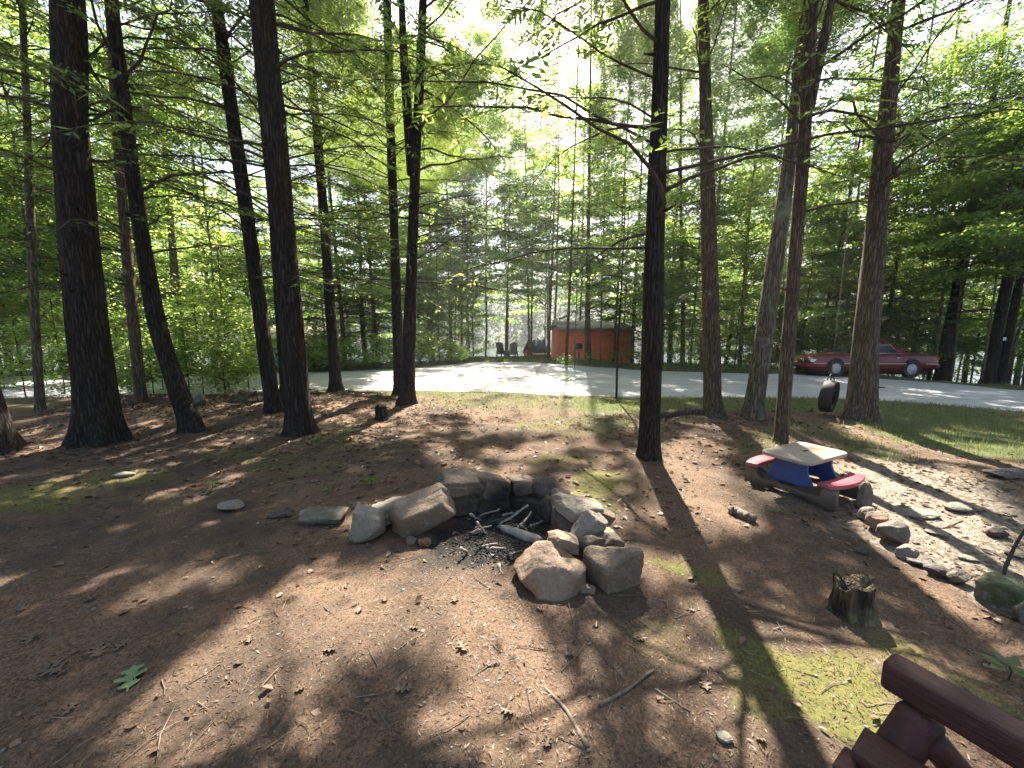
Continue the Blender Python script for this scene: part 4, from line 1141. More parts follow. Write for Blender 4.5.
M['beige'] = plastic('beige_plastic', (.30, .255, .20)); M['redp'] = plastic('faded_red_plastic', (0.3280, 0.0615, 0.0820)); M['bluep'] = plastic('blue_plastic', (0.0180, 0.0492, 0.1968)); M['brownp'] = plastic('grey_brown_plastic', (.10, .082, .062))
tc = np.array([2.98, 3.80]); tz = float(gh(*tc)); ta = math.atan2(.447, .894)
T_ = empty('picnic_table', (tc[0], tc[1], tz), "small child's plastic picnic table with beige top, red benches and blue legs", 'table', rz=ta)
T_.scale = (.77, .75, .84)


def rrect(lx, ly, r, n=7):
    out = []
    for sx, sy, a0 in ((1, 1, 0), (-1, 1, PI / 2), (-1, -1, PI), (1, -1, 3 * PI / 2)):
        for k in range(n):
            a = a0 + PI / 2 * k / (n - 1)
            out.append((sx * (lx / 2 - r) + r * math.cos(a), sy * (ly / 2 - r) + r * math.sin(a)))
    return out


X3, Y3, Z3 = (1, 0, 0), (0, 1, 0), (0, 0, 1)
mb = MB(); mb.prism(rrect(.98, .62, .11), (0, 0, .045), X3, Y3, (0, 0, .448)); tt_ = bevel(link('table_top', mb.me('table_top', M['beige']), T_), .014, 3)
mb = MB(); mb.prism(rrect(.12, .03, .014), (0, 0, .002), X3, Y3, (.03, .0, .4952)); link('umbrella_slot', mb.me('umbrella_slot', M['char']), tt_)
for s in (-1, 1):
    t = np.linspace(-1, 1, 13)
    outer = [(q * .43, s * (.60 - .09 * q * q)) for q in t]; inner = [(q * .40, s * (.40 - .04 * q * q)) for q in t[::-1]]
    pl = outer + inner
    if s > 0: pl = pl[::-1]
    mb = MB(); mb.prism(pl, (0, 0, .05), X3, Y3, (0, 0, .235)); bevel(link('bench_seat', mb.me('bench_seat', M['redp']), T_), .014, 3)
    x = s * .29
    mb = MB(); mb.prism([(-.34, .03), (-.25, .0), (-.13, .14), (.13, .14), (.25, 0), (.34, .03), (.27, .20), (.20, .32), (.20, .445), (-.20, .445), (-.20, .32), (-.27, .20)], (.05, 0, 0), Y3, Z3, (x - .025, 0, .0))
    bevel(link('leg_panel', mb.me('leg_panel', M['bluep']), T_), .012, 2)
    mb = MB(); mb.prism([(-.56, 0), (-.30, 0), (-.26, .045), (.26, .045), (.30, 0), (.56, 0), (.55, .235), (.42, .235), (.38, .11), (-.38, .11), (-.42, .235), (-.55, .235)], (.07, 0, 0), Y3, Z3, (x - .035 + s * .026, 0, 0))
    bevel(link('base_frame', mb.me('base_frame', M['brownp']), T_), .012, 2)
mb = MB(); mb.box((0, 0, .24), (.53, .03, .05)); bevel(link('crossbar', mb.me('crossbar', M['bluep']), T_), .008)


# ------------------------------------------------------------------ tire swing
M['rubber'] = simple('black_rubber', (.014, .014, .014), .7, var=.3, scale=20, bmp=.2)
M['rope'] = simple('grey_rope', (.16, .14, .11), .9, var=.3, scale=60)
c = at(829, 396, 7.3)
T_ = empty('tire_swing', (c[0], c[1], c[2] - .31), 'black tire hanging on a rope before the road beside the stout brown trunk', 'swing')
prof = np.array([(.19, -.07), (.20, -.085), (.25, -.10), (.29, -.095), (.305, -.075), (.312, 0), (.305, .075), (.29, .095), (.25, .10), (.20, .085), (.19, .07), (.215, .06), (.28, .07), (.29, 0), (.28, -.07), (.215, -.06)])
n = 72; a = np.arange(n) / n * 2 * PI
rad = prof[None, :, 0] + np.where((np.arange(n)[:, None] % 2 == 0) & (prof[None, :, 0] > .30), -.010, 0)
V = np.stack([prof[None, :, 1] + 0 * rad, rad * np.cos(a)[:, None], rad * np.sin(a)[:, None]], -1).reshape(-1, 3)
m_ = len(prof); i = np.arange(n)[:, None] * m_; i2 = ((np.arange(n) + 1) % n)[:, None] * m_; j = np.arange(m_)[None]; k = (j + 1) % m_
o = link('tire', mesh_np('tire', V, np.stack([i + j, i + k, i2 + k, i2 + j], -1).reshape(-1, 4), None, M['rubber'], True), T_, (0, 0, .31), (0, math.radians(4), math.radians(-51)))
mb = MB(); mb.tube([(0, 0, .60), (.0, .0, .74)], .012, 8); mb.tube([(-.09, 0, .57), (-.05, 0, .66), (0, 0, .74)], .01, 6); mb.tube([(.09, 0, .57), (.05, 0, .66), (0, 0, .74)], .01, 6)
link('hanger', mb.me('hanger', M['rubber'], True), T_)
mb = MB(); mb.tube([(0, 0, .74), (.01, 0, 2), (0, .0, 4.9)], .007, 6); link('rope', mb.me('rope', M['rope'], True), T_)
# the limb that carries it, growing from the stout trunk
rt = [o_ for o_ in bpy.data.objects if o_.get('label', '').startswith('stout brown trunk')][0]
bp = np.array(rt.location); e = np.array([c[0], c[1], c[2] - .31 + 4.93])
st_ = np.array([bp[0] + .12, bp[1], 4.3]); t = np.linspace(0, 1.35, 10)[:, None]
P = st_ * (1 - t) + e * t + np.array([0, 0, .25]) * np.sin(np.clip(t, 0, 1) * PI)
mb = MB(); mb.tube(P - bp, np.linspace(.04, .012, 10), 8); link('limb', mb.me('limb', M['twig'], True), rt)


# ------------------------------------------------------------------ cars
def paint(n, c):
    m, nt, p, o = mat(n)
    p.inputs['Base Color'].default_value = (*c, 1); p.inputs['Roughness'].default_value = .35; p.inputs['Coat Weight'].default_value = .35; p.inputs['Coat Roughness'].default_value = .08
    return m


M['red_paint'] = paint('dark_red_paint', (.135, .006, .014)); M['pale_paint'] = paint('pale_paint', (.62, .64, .66))
M['chrome'] = simple('chrome', (.62, .62, .62), .22, 1, .08); M['tyre'] = simple('tyre_rubber', (.02, .02, .02), .8)
M['rim'] = simple('silver_wheel', (.50, .50, .49), .35, .2, .1); M['lamp'] = simple('lamp_glass', (.75, .75, .72), .1, var=.1); M['taillamp'] = simple('tail_lamp', (.30, .01, .01), .2, var=.2); M['hollow'] = simple('dark_hollow', (.008, .008, .008), .9)
M['trim'] = simple('pale_trim_strip', (.55, .42, .42), .4, var=.1)
mg, nt, p, o = mat('car_glass'); p.inputs['Base Color'].default_value = (.02, .028, .03, 1); p.inputs['Roughness'].default_value = .06; p.inputs['Specular IOR Level'].default_value = .8
M['glass'] = mg


def car(loc, rz, label, pm, name='parked_car', group=None, cat='car'):
    T = empty(name, loc, label, cat, group, rz)
    st = [(0, .40, .60, .74), (.05, .30, .68, .86), (.3, .24, .745, .93), (.9, .22, .80, .95), (1.7, .22, .86, .96), (2.6, .22, .875, .96), (3.6, .22, .885, .96), (4.3, .23, .885, .95), (4.9, .27, .86, .92), (5.12, .32, .80, .88), (5.18, .40, .70, .80)]
    sec = []
    for x, zb, zt, hw in st:
        h = zt - zb
        half = [(hw * .86, zb), (hw * .97, zb + h * .14), (hw, zb + h * .38), (hw * .995, zb + h * .62), (hw * .965, zb + h * .84), (hw * .88, zb + h * .965), (hw * .5, zt + .012), (0, zt + .02)]
        full = [(x, -y, z) for y, z in half] + [(x, y, z) for y, z in half[-2::-1]]
        sec.append(full)
    V = np.array(sec); m_, n = V.shape[:2]
    i = np.arange(m_ - 1)[:, None] * n; j = np.arange(n)[None]; k = (j + 1) % n
    mb = MB(); mb.add(V.reshape(-1, 3), np.stack([i + j, i + n + j, i + n + k, i + k], -1).reshape(-1, 4))
    for e_, fl in ((0, 1), (m_ - 1, -1)):
        idx = e_ * n + np.arange(n); cc = V[e_].mean(0); mb.add([cc], None, None); cidx = mb.n - 1
        mb.F3.append(np.stack([np.full(n, cidx), idx if fl > 0 else np.roll(idx, -1), np.roll(idx, -1) if fl > 0 else idx], -1))
    body = link('body', mb.me('body', M[pm], True), T)
    # greenhouse
    bz, rz_ = .86, 1.27
    base = [(1.62, .80), (4.12, .80)]; roof = [(2.38, .60), (3.42, .60)]
    g = MB()
    xs_b = np.array([1.62, 2.0, 2.7, 3.5, 4.12]); xs_r = np.array([2.36, 2.45, 2.8, 3.3, 3.46])
    rows = []
    for q in range(5):
        crown = [0, .02, .03, .02, 0][q]
        rows.append([(xs_b[q], -.82, bz), (xs_r[q], -.64, rz_ - .03 + crown * .3), (xs_r[q], -.52, rz_ + crown), (xs_r[q], .52, rz_ + crown), (xs_r[q], .64, rz_ - .03 + crown * .3), (xs_b[q], .82, bz)])
    V = np.array(rows); n = 6; i = np.arange(4)[:, None] * n; j = np.arange(5)[None]
    g.add(V.reshape(-1, 3), np.concatenate([np.stack([i + j, i + n + j, i + n + j + 1, i + j + 1], -1).reshape(-1, 4), [[0, 1, 4, 5]], [[24, 29, 28, 25]]]), [[1, 2, 3], [1, 3, 4], [25, 28, 27], [25, 27, 26]])
    link('cabin_roof', g.me('cabin_roof', M[pm]), T)
    def side_pt(u, v, s): # u along, v up on the sloped side
        xb = np.interp(u, [0, 1], [1.62, 4.12]); xr = np.interp(u, [0, 1], [2.36, 3.46]); x = xb + (xr - xb) * v
        return np.array([x, s * (.82 + (.64 - .82) * v + .006), bz + (rz_ - .03 - bz) * v])
    for s in (-1, 1):
        for (u0, u1, w0, w1) in ((.06, .43, .12, .44), (.465, .80, .46, .83)):
            q = [side_pt(u0, .07, s), side_pt(u1, .07, s), side_pt(w1 if u0 > .4 else .44, .88, s), side_pt(w0 if u0 > .4 else .08, .88, s)]
            mb = MB(); mb.add(q, [[0, 1, 2, 3]] if s < 0 else [[3, 2, 1, 0]]); win = link('side_window', mb.me('side_window', M['glass']), T)
            mb = MB(); mb.tube(np.array(q + q[:1]), .011, 5); link('window_trim', mb.me('window_trim', M['chrome'], True), win)
        y = s * .962
        mb = MB()
        mb.tube([(1.33, y, .50), (4.0, y, .52)], .018, 6); mb.tube([(4.62, s * .945, .52), (5.10, s * .90, .51)], .02, 6); mb.tube([(.15, s * .90, .50), (.62, s * .945, .50)], .018, 6)
        link('side_moulding', mb.me('side_moulding', M['trim'], True), T)
        for x in (1.72, 2.72, 3.72):
            mb = MB(); mb.tube([(x, s * .957, .28), (x, s * .966, .55), (x - .0, s * .93, .80)], .006, 4); link('door_seam', mb.me('door_seam', M['hollow']), T)
        for x in (2.55, 3.5):
            mb = MB(); mb.box((x, s * .955, .72), (.16, .03, .035)); link('door_handle', mb.me('door_handle', M['chrome']), T)
        mb = MB(); mb.box((1.95, s * .95, .95), (.12, .16, .10)); bevel(link('side_mirror', mb.me('side_mirror', M[pm]), T), .02)
        mb = MB(); mb.box((.09, s * .62, .60), (.12, .40, .13)); bevel(link('headlight', mb.me('headlight', M['lamp']), T), .02)
        mb = MB(); mb.box((.17, s * .865, .60), (.30, .04, .11)); bevel(link('corner_lamp', mb.me('corner_lamp', M['lamp']), T), .012)
        mb = MB(); mb.box((5.10, s * .70, .68), (.12, .34, .16)); bevel(link('tail_light', mb.me('tail_light', M['taillamp']), T), .02)
        for x in (1.02, 4.05):
            ang = np.arange(32) / 32 * 2 * PI
            mb = MB(); mb.prism([(.375 * math.cos(q), .375 * math.sin(q)) for q in ang], (0, s * .092, 0), X3, Z3, (x, s * .868, .335)); link('wheel_well_shade', mb.me('wheel_well_shade', M['hollow']), T)  # flat black disc stands in for the shade of an uncut wheel well
            wh = bpy.data.objects.new('wheel', None); COL.objects.link(wh); wh.parent = T; wh.location = (x, s * .905, .32)
            pr = np.array([(.20, -.09), (.29, -.10), (.32, -.07), (.325, 0), (.32, .07), (.29, .10), (.20, .09)])
            V = np.stack([pr[None, :, 0] * np.cos(ang)[:, None], pr[None, :, 1] + 0 * ang[:, None], pr[None, :, 0] * np.sin(ang)[:, None]], -1)
            i = np.arange(32)[:, None] * 7; i2 = ((np.arange(32) + 1) % 32)[:, None] * 7; j = np.arange(6)[None]
            link('tyre', mesh_np('tyre', V.reshape(-1, 3), np.stack([i + j, i + j + 1, i2 + j + 1, i2 + j], -1).reshape(-1, 4), None, M['tyre'], True), wh)
            mb = MB(); mb.prism([(.225 * math.cos(q), .225 * math.sin(q)) for q in ang], (0, .16, 0), X3, Z3, (0, -.08, 0)); mb.prism([(.07 * math.cos(q), .07 * math.sin(q)) for q in ang], (0, .20, 0), X3, Z3, (0, -.10, 0))
            for q in range(10):
                a_ = q / 10 * 2 * PI; mb.tube([(.06 * math.cos(a_), s * .088, .06 * math.sin(a_)), (.19 * math.cos(a_), s * .088, .19 * math.sin(a_))], .014, 4)
            link('rim', mb.me('rim', M['rim']), wh)
    mb = MB(); V = np.array([[1.66, -.74, bz + .012], [1.66, .74, bz + .012], [2.34, .56, rz_ - .03], [2.34, -.56, rz_ - .03]]) + [-.012, 0, .012]; mb.add(V, [[0, 3, 2, 1]]); link('windscreen', mb.me('windscreen', M['glass']), T)
    V = np.array([[4.08, -.74, bz + .012], [4.08, .74, bz + .012], [3.48, .56, rz_ - .03], [3.48, -.56, rz_ - .03]]) + [.012, 0, .012]; mb = MB(); mb.add(V, [[0, 1, 2, 3]]); link('rear_window', mb.me('rear_window', M['glass']), T)
    mb = MB(); mb.box((2.6, 0, .22), (4.6, 1.5, .22)); link('underbody', mb.me('underbody', M['hollow']), T)
    mb = MB(); mb.box((.0, 0, .58), (.06, .72, .14)); bevel(link('grille', mb.me('grille', M['chrome']), T), .015)
    mb = MB(); mb.box((-.02, 0, .42), (.14, 1.66, .12)); bevel(link('bumper', mb.me('bumper', M[pm]), T), .03)
    mb = MB(); mb.box((5.17, 0, .44), (.14, 1.7, .16)); bevel(link('bumper', mb.me('bumper', M[pm]), T), .03)
    return T


cf = at(806, 366, 14.6)
rc = car((cf[0] + .28, 15.35, -.02), math.radians(-8), 'dark red saloon parked along the far side of the road', 'red_paint'); rc.scale = (.83, .83, 1.0)
pf = at(748, 350, 29); car((pf[0] - .2, 29.5, -.75), math.radians(4), 'pale car glimpsed far behind the trunks between red cabin and red car', 'pale_paint')

# ------------------------------------------------------------------ buildings
def siding(n, c, vertical=True, pitch=5.):
    m, nt, p, o = mat(n); v = objco(nt, (1, 1, 1))
    wv = nt.nodes.new('ShaderNodeTexWave'); wv.bands_direction = 'X' if vertical else 'Z'; wv.inputs['Scale'].default_value = pitch; nt.links.new(v, wv.inputs['Vector'])
    f = noise(nt, 3, 4, .6, v)
    nt.links.new(ramp(nt, f, [(.3, tuple(k * .8 for k in c)), (.7, tuple(k * 1.15 for k in c))]), p.inputs['Base Color'])
    p.inputs['Roughness'].default_value = .8; nt.links.new(bump(nt, wv.outputs['Fac'], .4, .02), p.inputs['Normal'])
    return m


M['red_wall'] = siding('red_painted_boards', (.90, .185, .07)); M['shed_wall'] = siding('dark_red_boards', (.28, .042, .03)); M['grey_wall'] = siding('grey_boards', (.22, .23, .26), False)
M['grey_roof'] = simple('grey_shingles', (.45, .41, .38), .9, var=.35, scale=12, bmp=.5); M['dark_roof'] = simple('dark_shingles', (.05, .055, .075), .95, spec=.05, var=.3, scale=12, bmp=.5)
M['white_paint'] = simple('white_painted_wood', (.72, .70, .66), .6, var=.08); M['blue_tarp'] = simple('blue_tarp', (.05, .20, .80), .5, var=.25, scale=6, bmp=.6, bdist=.05)
M['greywood'] = simple('weathered_wood', (.13, .11, .10), .85, var=.3, scale=12)


def house(name, label, loc, rz, W, D, zb, ze, zr, wall, roof, over=.35, cat='cabin', trim='white_paint', wins=()):
    """ridge along local x; front is -y. zb: foot, ze: eave, zr: ridge (all local)"""
    T = empty(name, loc, label, cat, rz=rz)
    mb = MB()
    mb.prism([(0, zb), (D, zb), (D, ze), (D / 2, zr), (0, ze)], (W, 0, 0), Y3, Z3, (-W / 2, 0, 0))
    link('wall', mb.me('wall', M[wall]), T)
    s = (zr - ze) / (D / 2); th = .10
    mb = MB()
    mb.prism([(-over, ze - s * over + .02), (D / 2, zr + .02), (D + over, ze - s * over + .02), (D + over, ze - s * over + .02 + th), (D / 2, zr + .02 + th), (-over, ze - s * over + .02 + th)], (W + 2 * over, 0, 0), Y3, Z3, (-W / 2 - over, 0, 0))
    link('roof', mb.me('roof', M[roof]), T)
    mb = MB(); mb.box((0, -over - .018, ze - s * over + .05), (W + 2 * over, .03, .16)); link('fascia', mb.me('fascia', M[trim]), T)
    for sx in (-1, 1):
        mb = MB(); xx = sx * (W / 2 + over + .018)
        mb.tube([(xx, -over, ze - s * over + .06), (xx, D / 2, zr + .07)], .04, 4); mb.tube([(xx, D + over, ze - s * over + .06), (xx, D / 2, zr + .07)], .04, 4)
        link('barge_board', mb.me('barge_board', M[trim]), T)
    for (face, u, z, w_, h_, kind) in wins:
        e = bpy.data.objects.new(kind, None); COL.objects.link(e); e.parent = T
        if face == 'front': e.location = (u, -.002, z)
        else: e.location = ((-1 if face == 'side_w' else 1) * (W / 2 + .002), u, z); e.rotation_euler = (0, 0, -PI / 2 if face == 'side_w' else PI / 2)
        mb = MB(); mb.box((0, -.01, 0), (w_, .02, h_)); link('pane' if kind == 'window' else 'panel', mb.me('pane', M['glass' if kind == 'window' else 'white_paint']), e)
        mb = MB()
        for sx in (-1, 1): mb.box((sx * (w_ / 2 + .04), -.02, 0), (.08, .04, h_ + .16))
        for sz in (-1, 1): mb.box((0, -.021, sz * (h_ / 2 + .04)), (w_ + .0, .038, .08))
        if kind == 'window': mb.box((0, -.021, 0), (.04, .03, h_)); mb.box((0, -.0215, 0), (w_, .029, .04))
        link('frame', mb.me('frame', M['white_paint']), e)
    return T


a = at(562, 330, 25); b = at(632, 330, 25)
house('red_cabin', 'bright red cabin with a grey roof beyond the road', ((a[0] + b[0]) / 2, 25, 0), 0, b[0] - a[0], 6.5, -2.2, a[2] + .05, 2.35, 'red_wall', 'grey_roof', .18, trim='beige')
c = at(543, 350, 39)
house('red_shed', 'small dark red shed with a dark roof and white framed window by the lake', (c[0] + .2, 38.6, -1.9), math.radians(24), 2.6, 2.2, -.8, 1.55, 2.75, 'shed_wall', 'dark_roof', .12, 'shed', wins=[('side_w', .95, .95, .5, .55, 'window')])
c = at(288, 350, 25)
house('grey_cabin', 'grey cabin half hidden behind trunks and leaves past the road', (c[0], 26, -.6), math.radians(14), 4.6, 5, -1.2, 1.5, 3.0, 'grey_wall', 'grey_roof', .3, wins=[('front', -.9, .6, .8, .8, 'window'), ('front', 1.5, .2, .8, 1.8, 'door')])
# blue tarp bundle
c = at(280.5, 357, 17.2); z = float(gh(c[0], 17.2)); rockV = rock_V(77, (.9, .6, .55), 8, .6, .08)
tag(link('tarp_bundle', mesh_np('tarp_bundle', rockV, None, ICOF, M['blue_tarp'], True), None, (c[0], 17.2, z + .30)), 'bright blue tarp bundle before the grey cabin', 'tarp')
# box on a post
c = at(579, 345, 21.2); z = float(gh(c[0], 21.2))
T_ = empty('post_box', (c[0], 21.2, z), 'small dark box on a wooden post before the red cabin', 'post')
hb = H + (333 - 346) / F * 21.2 - z
mb = MB(); mb.box((0, 0, hb / 2 - .12), (.09, .09, hb - .2)); link('post', mb.me('post', M['greywood']), T_)
mb = MB(); mb.prism([(-.16, -.16), (.16, -.16), (.16, .08), (.1, .16), (-.1, .16), (-.16, .08)], (0, .4, 0), X3, Z3, (0, -.2, hb)); link('box', mb.me('box', M['hollow']), T_)


# lake side chairs
def chair(px, Yd, rz, label):
    c = at(px, 352, Yd); z = float(gh(c[0], Yd))
    T = empty('garden_chair', (c[0], Yd, z), label, 'chair', rz=rz)
    mb = MB(); mb.box((0, 0, .42), (.6, .6, .05), (.16, 0, 0)); link('seat', mb.me('seat', M['greywood']), T)
    mb = MB()
    for q in range(5): mb.box((-.24 + q * .12, .38, .82), (.10, .03, .95 - .05 * abs(q - 2)), (-.35, 0, 0))
    link('backrest', mb.me('backrest', M['greywood']), T)
    for s in (-1, 1):
        mb = MB(); mb.box((s * .36, -.02, .64), (.12, .8, .03)); link('armrest', mb.me('armrest', M['greywood']), T)
        for y in (-.3, .3):
            mb = MB(); mb.box((s * .33, y, .31), (.05, .10, .62)); link('leg', mb.me('leg', M['greywood']), T)
    return T


chair(503, 27.5, 2.6, 'weathered slatted garden chair facing the lake beside the sunny road end')
chair(512, 28.5, 3.4, 'weathered slatted garden chair turned away, nearer the small red shed')
# white sign on a trunk
rt = [o_ for o_ in bpy.data.objects if o_.get('label', '').startswith('dark trunk beyond the road carrying')][0]
c = at(1003, 339, 14.55)
mb = MB(); mb.box((0, 0, 0), (.34, .015, .12)); o = link('sign', mb.me('sign', M['white_paint']), None, (c[0] - .02, 14.60, c[2]), (0, 0, -.15)); tag(o, 'small blank white board nailed to a dark trunk beyond the road', 'sign')


# ------------------------------------------------------------------ red log bench
mw, nt, p, o = mat('dark_red_stained_wood'); v = objco(nt, (2, 14, 14)); f = noise(nt, 3, 6, .7, v)
nt.links.new(ramp(nt, f, [(.3, (.026, .0072, .0064)), (.7, (.070, .019, .017))]), p.inputs['Base Color']); p.inputs['Roughness'].default_value = .6
nt.links.new(bump(nt, noise(nt, 30, 4, .7, v), .5, .003, bump(nt, f, .9, .008)), p.inputs['Normal']); M['redwood'] = mw
T_ = empty('log_bench', (1.25, 1.15, 0), 'dark red stained log bench with a thick beam armrest at the picture corner', 'bench')


def beam(name, a, b, w, h, up=(0, 0, 1), bv=.018):
    a = np.array(a, float); b = np.array(b, float); d = b - a; L = np.linalg.norm(d); d /= L
    s = np.cross(d, up); s /= np.linalg.norm(s); u = np.cross(s, d)
    Mx = Matrix((tuple(d) + (0,), tuple(s) + (0,), tuple(u) + (0,), (0, 0, 0, 1))).transposed()
    mb = MB(); mb.box((0, 0, 0), (L, w, h)); o = link(name, mb.me(name, M['redwood']), T_)
    Mx.translation = Vector((a + b) / 2) - Vector((1.25, 1.15, 0)); o.matrix_local = Mx
    return bevel(o, bv, 3)


def beam_px(name, p0, z0, p1, z1, w, h, ext=(0, 0), **k):
    a = flat(*p0, z0); b = flat(*p1, z1); d = unit(b - a)
    return beam(name, a - d * ext[0], b + d * ext[1], w, h, **k)


beam_px('armrest', (886, 668), .60, (1024, 748), .60, .085, .09, (0.0, .45), bv=.014)
beam_px('leg', (925, 712), .545, (884, 770), .33, .095, .095, (0, .45), bv=.028, up=(1, .3, .2))
beam_px('leg', (926, 735), .50, (960, 775), .33, .075, .075, (0, .45), bv=.03, up=(1, .3, .2))
beam_px('seat_plank', (866, 748), .43, (925, 788), .43, .12, .04, (0.02, .7), bv=.01)
beam_px('seat_plank', (846, 766), .38, (900, 806), .38, .10, .045, (0.02, .7), bv=.01)


# ------------------------------------------------------------------ ground cover
rg = np.random.default_rng(99)
def scatter(n, x0, x1, y0, y1, bias=1.0):
    x = rg.uniform(x0, x1, n); y = y0 + (y1 - y0) * rg.random(n) ** bias
    return x, y


def in_view(x, y, m=60):
    px, py, dep = project(np.stack([x, y, np.zeros_like(x)], -1))
    return (px > -m) & (px < 1024 + m) & (py < 768 + m)


# dead leaf litter
x, y = scatter(60000, -9, 10, .5, 10.5, 1.1)
k = in_view(x, y) & (y < y_near(x) - .2)
x, y = x[k], y[k]
px, py, dep = project(np.stack([x, y, 0 * x], -1))
dens = .10 + .55 * np.clip(fbm(x * .9, y * .9, 55, 3) - .45, 0, 1) * 2 + ell(px, py, [(240, 405, 190, 22, 0, .9), (120, 440, 200, 25, 0, .45), (700, 430, 90, 40, 0, .35), (380, 440, 150, 40, 0, .3), (940, 610, 90, 50, 20, .3), (780, 430, 120, 30, 0, .3)], (1.3, .5))
zn = zones(x, y, 0 * x); dens = dens * (1 - .6 * zn[..., 3]) * np.where(zn[..., 1] > .5, .3, 1)
k = rg.random(len(x)) < dens * np.where(y < 3, .35, .7)
x, y = x[k], y[k]
n = len(x); L = rg.uniform(.03, .08, n) * np.clip(.45 + y * .13, .5, 1); a = rg.uniform(0, 2 * PI, n)
c0 = np.stack([x, y, gh(x, y) + .004], -1)
D = unit(np.stack([np.cos(a), np.sin(a), rg.normal(0, .16, n)], -1)); Sd = unit(np.stack([-np.sin(a), np.cos(a), rg.normal(0, .22, n)], -1))
cu = (rg.uniform(.0, .35, n) * L)[:, None] * np.array([0, 0, 1.])
W = (L * rg.uniform(.25, .42, n))[:, None]; Lc = L[:, None]
pts = [c0, c0 + D * Lc * .3 + Sd * W * .8 + cu * .8, c0 + D * Lc * .36, c0 + D * Lc * .3 - Sd * W * .8 + cu, c0 + D * Lc * .62 + Sd * W + cu, c0 + D * Lc * .66, c0 + D * Lc * .6 - Sd * W + cu * .7, c0 + D * Lc + cu * .5]
V = np.stack(pts, 1).reshape(-1, 3); b = np.arange(n)[:, None] * 8
F4 = np.concatenate([b + np.array([[1, 2, 5, 4]]), b + np.array([[2, 3, 6, 5]]), b + np.array([[0, 2, 1, 0]])[:, [0, 1, 2, 2]] * 0 + b * 0 + np.array([[0, 2, 1, 2]]) * 0]) if False else np.concatenate([b + np.array([[1, 2, 5, 4]]), b + np.array([[2, 3, 6, 5]])])
F3 = np.concatenate([b + np.array([[0, 2, 1]]), b + np.array([[0, 3, 2]]), b + np.array([[4, 5, 7]]), b + np.array([[5, 6, 7]])])
tag(link('leaf_litter', mesh_np('leaf_litter', V, F4, F3, M['litter'])), 'dry brown leaves scattered over the forest floor', 'leaves', kind='stuff')
print('LITTER', n)

# needles, bark crumbs and little twigs
x, y = scatter(150000, -6, 6, .45, 6.5, 1.5); k = in_view(x, y); x, y = x[k], y[k]; n = len(x)
a = rg.uniform(0, 2 * PI, n); L = rg.uniform(.010, .034, n)
D = unit(np.stack([np.cos(a), np.sin(a), rg.normal(0, .12, n)], -1))
V = leaves(np.stack([x, y, gh(x, y) + .003], -1), D, np.tile([0, 0, 1.], (n, 1)) + rg.normal(0, .2, (n, 3)), L, rg.uniform(.002, .007, n), False)
tag(link('needle_litter', mesh_np('needle_litter', V, quads(n), None, M['needles_dead'])), 'brown needles and bark crumbs covering the soil', 'needles', kind='stuff')
x, y = scatter(2600, -8, 9, .6, 9, 1.3); k = in_view(x, y) & (y < y_near(x) - .2); x, y = x[k], y[k]; n = len(x); a = rg.uniform(0, 2 * PI, n); L = rg.uniform(.05, .28, n) * rg.uniform(.4, 1, n)
P0 = np.stack([x, y, gh(x, y) + .005], -1); x1, y1 = x + L * np.cos(a), y + L * np.sin(a); P1 = np.stack([x1, y1, gh(x1, y1) + rg.uniform(.003, .02, n)], -1)
Pm = (P0 + P1) / 2 + np.stack([rg.normal(0, .08, n) * L, rg.normal(0, .08, n) * L, 0 * L], -1)
mb = MB(); mb.segs(P0, Pm, rg.uniform(.0015, .0035, n), rg.uniform(.0015, .003, n)); mb.segs(Pm, P1, rg.uniform(.0015, .003, n), .001)
tag(link('twig_litter', mb.me('twig_litter', M['drywood'])), 'thin dead twigs strewn over the soil', 'twigs', kind='stuff')
# pebbles
x, y = scatter(9000, -4, 8, .5, 6.5, 1.2); k = in_view(x, y); x, y = x[k], y[k]
zn = zones(x, y, 0 * x); k = rg.random(len(x)) < .05 + .9 * zn[..., 2]; x, y = x[k], y[k]; n = len(x)
sz = rg.uniform(.004, .013, n) * np.where((rg.random(n) < .07) & (x > 2.2), 2.2, 1)
Vr = ICL[None] * (1 + rg.normal(0, .16, (n, 12, 1))) * (sz[:, None, None] * np.stack([rg.uniform(.8, 1.4, n), rg.uniform(.7, 1.2, n), rg.uniform(.4, .7, n)], -1)[:, None, :]) + np.stack([x, y, gh(x, y) + sz * .2], -1)[:, None, :]
tag(link('pebbles', mesh_np('pebbles', Vr.reshape(-1, 3), None, (np.arange(n)[:, None, None] * 12 + ICLF[None]).reshape(-1, 3), M['rock_pale'])), 'pale pebbles in the gravel and soil', 'pebbles', kind='stuff')


def blades(name, label, x, y, Lr, Wr, m, catg):
    n = len(x); a = rg.uniform(0, 2 * PI, n); ti = rg.uniform(.1, .9, n)
    D = unit(np.stack([np.cos(a) * ti, np.sin(a) * ti, np.ones(n)], -1)); Nn = np.stack([np.cos(a), np.sin(a), -ti], -1)
    V = leaves(np.stack([x, y, gh(x, y) - .003], -1), D, Nn, rg.uniform(*Lr, n), rg.uniform(*Wr, n), False)
    tag(link(name, mesh_np(name, V, quads(n), None, M[m])), label, catg, kind='stuff')


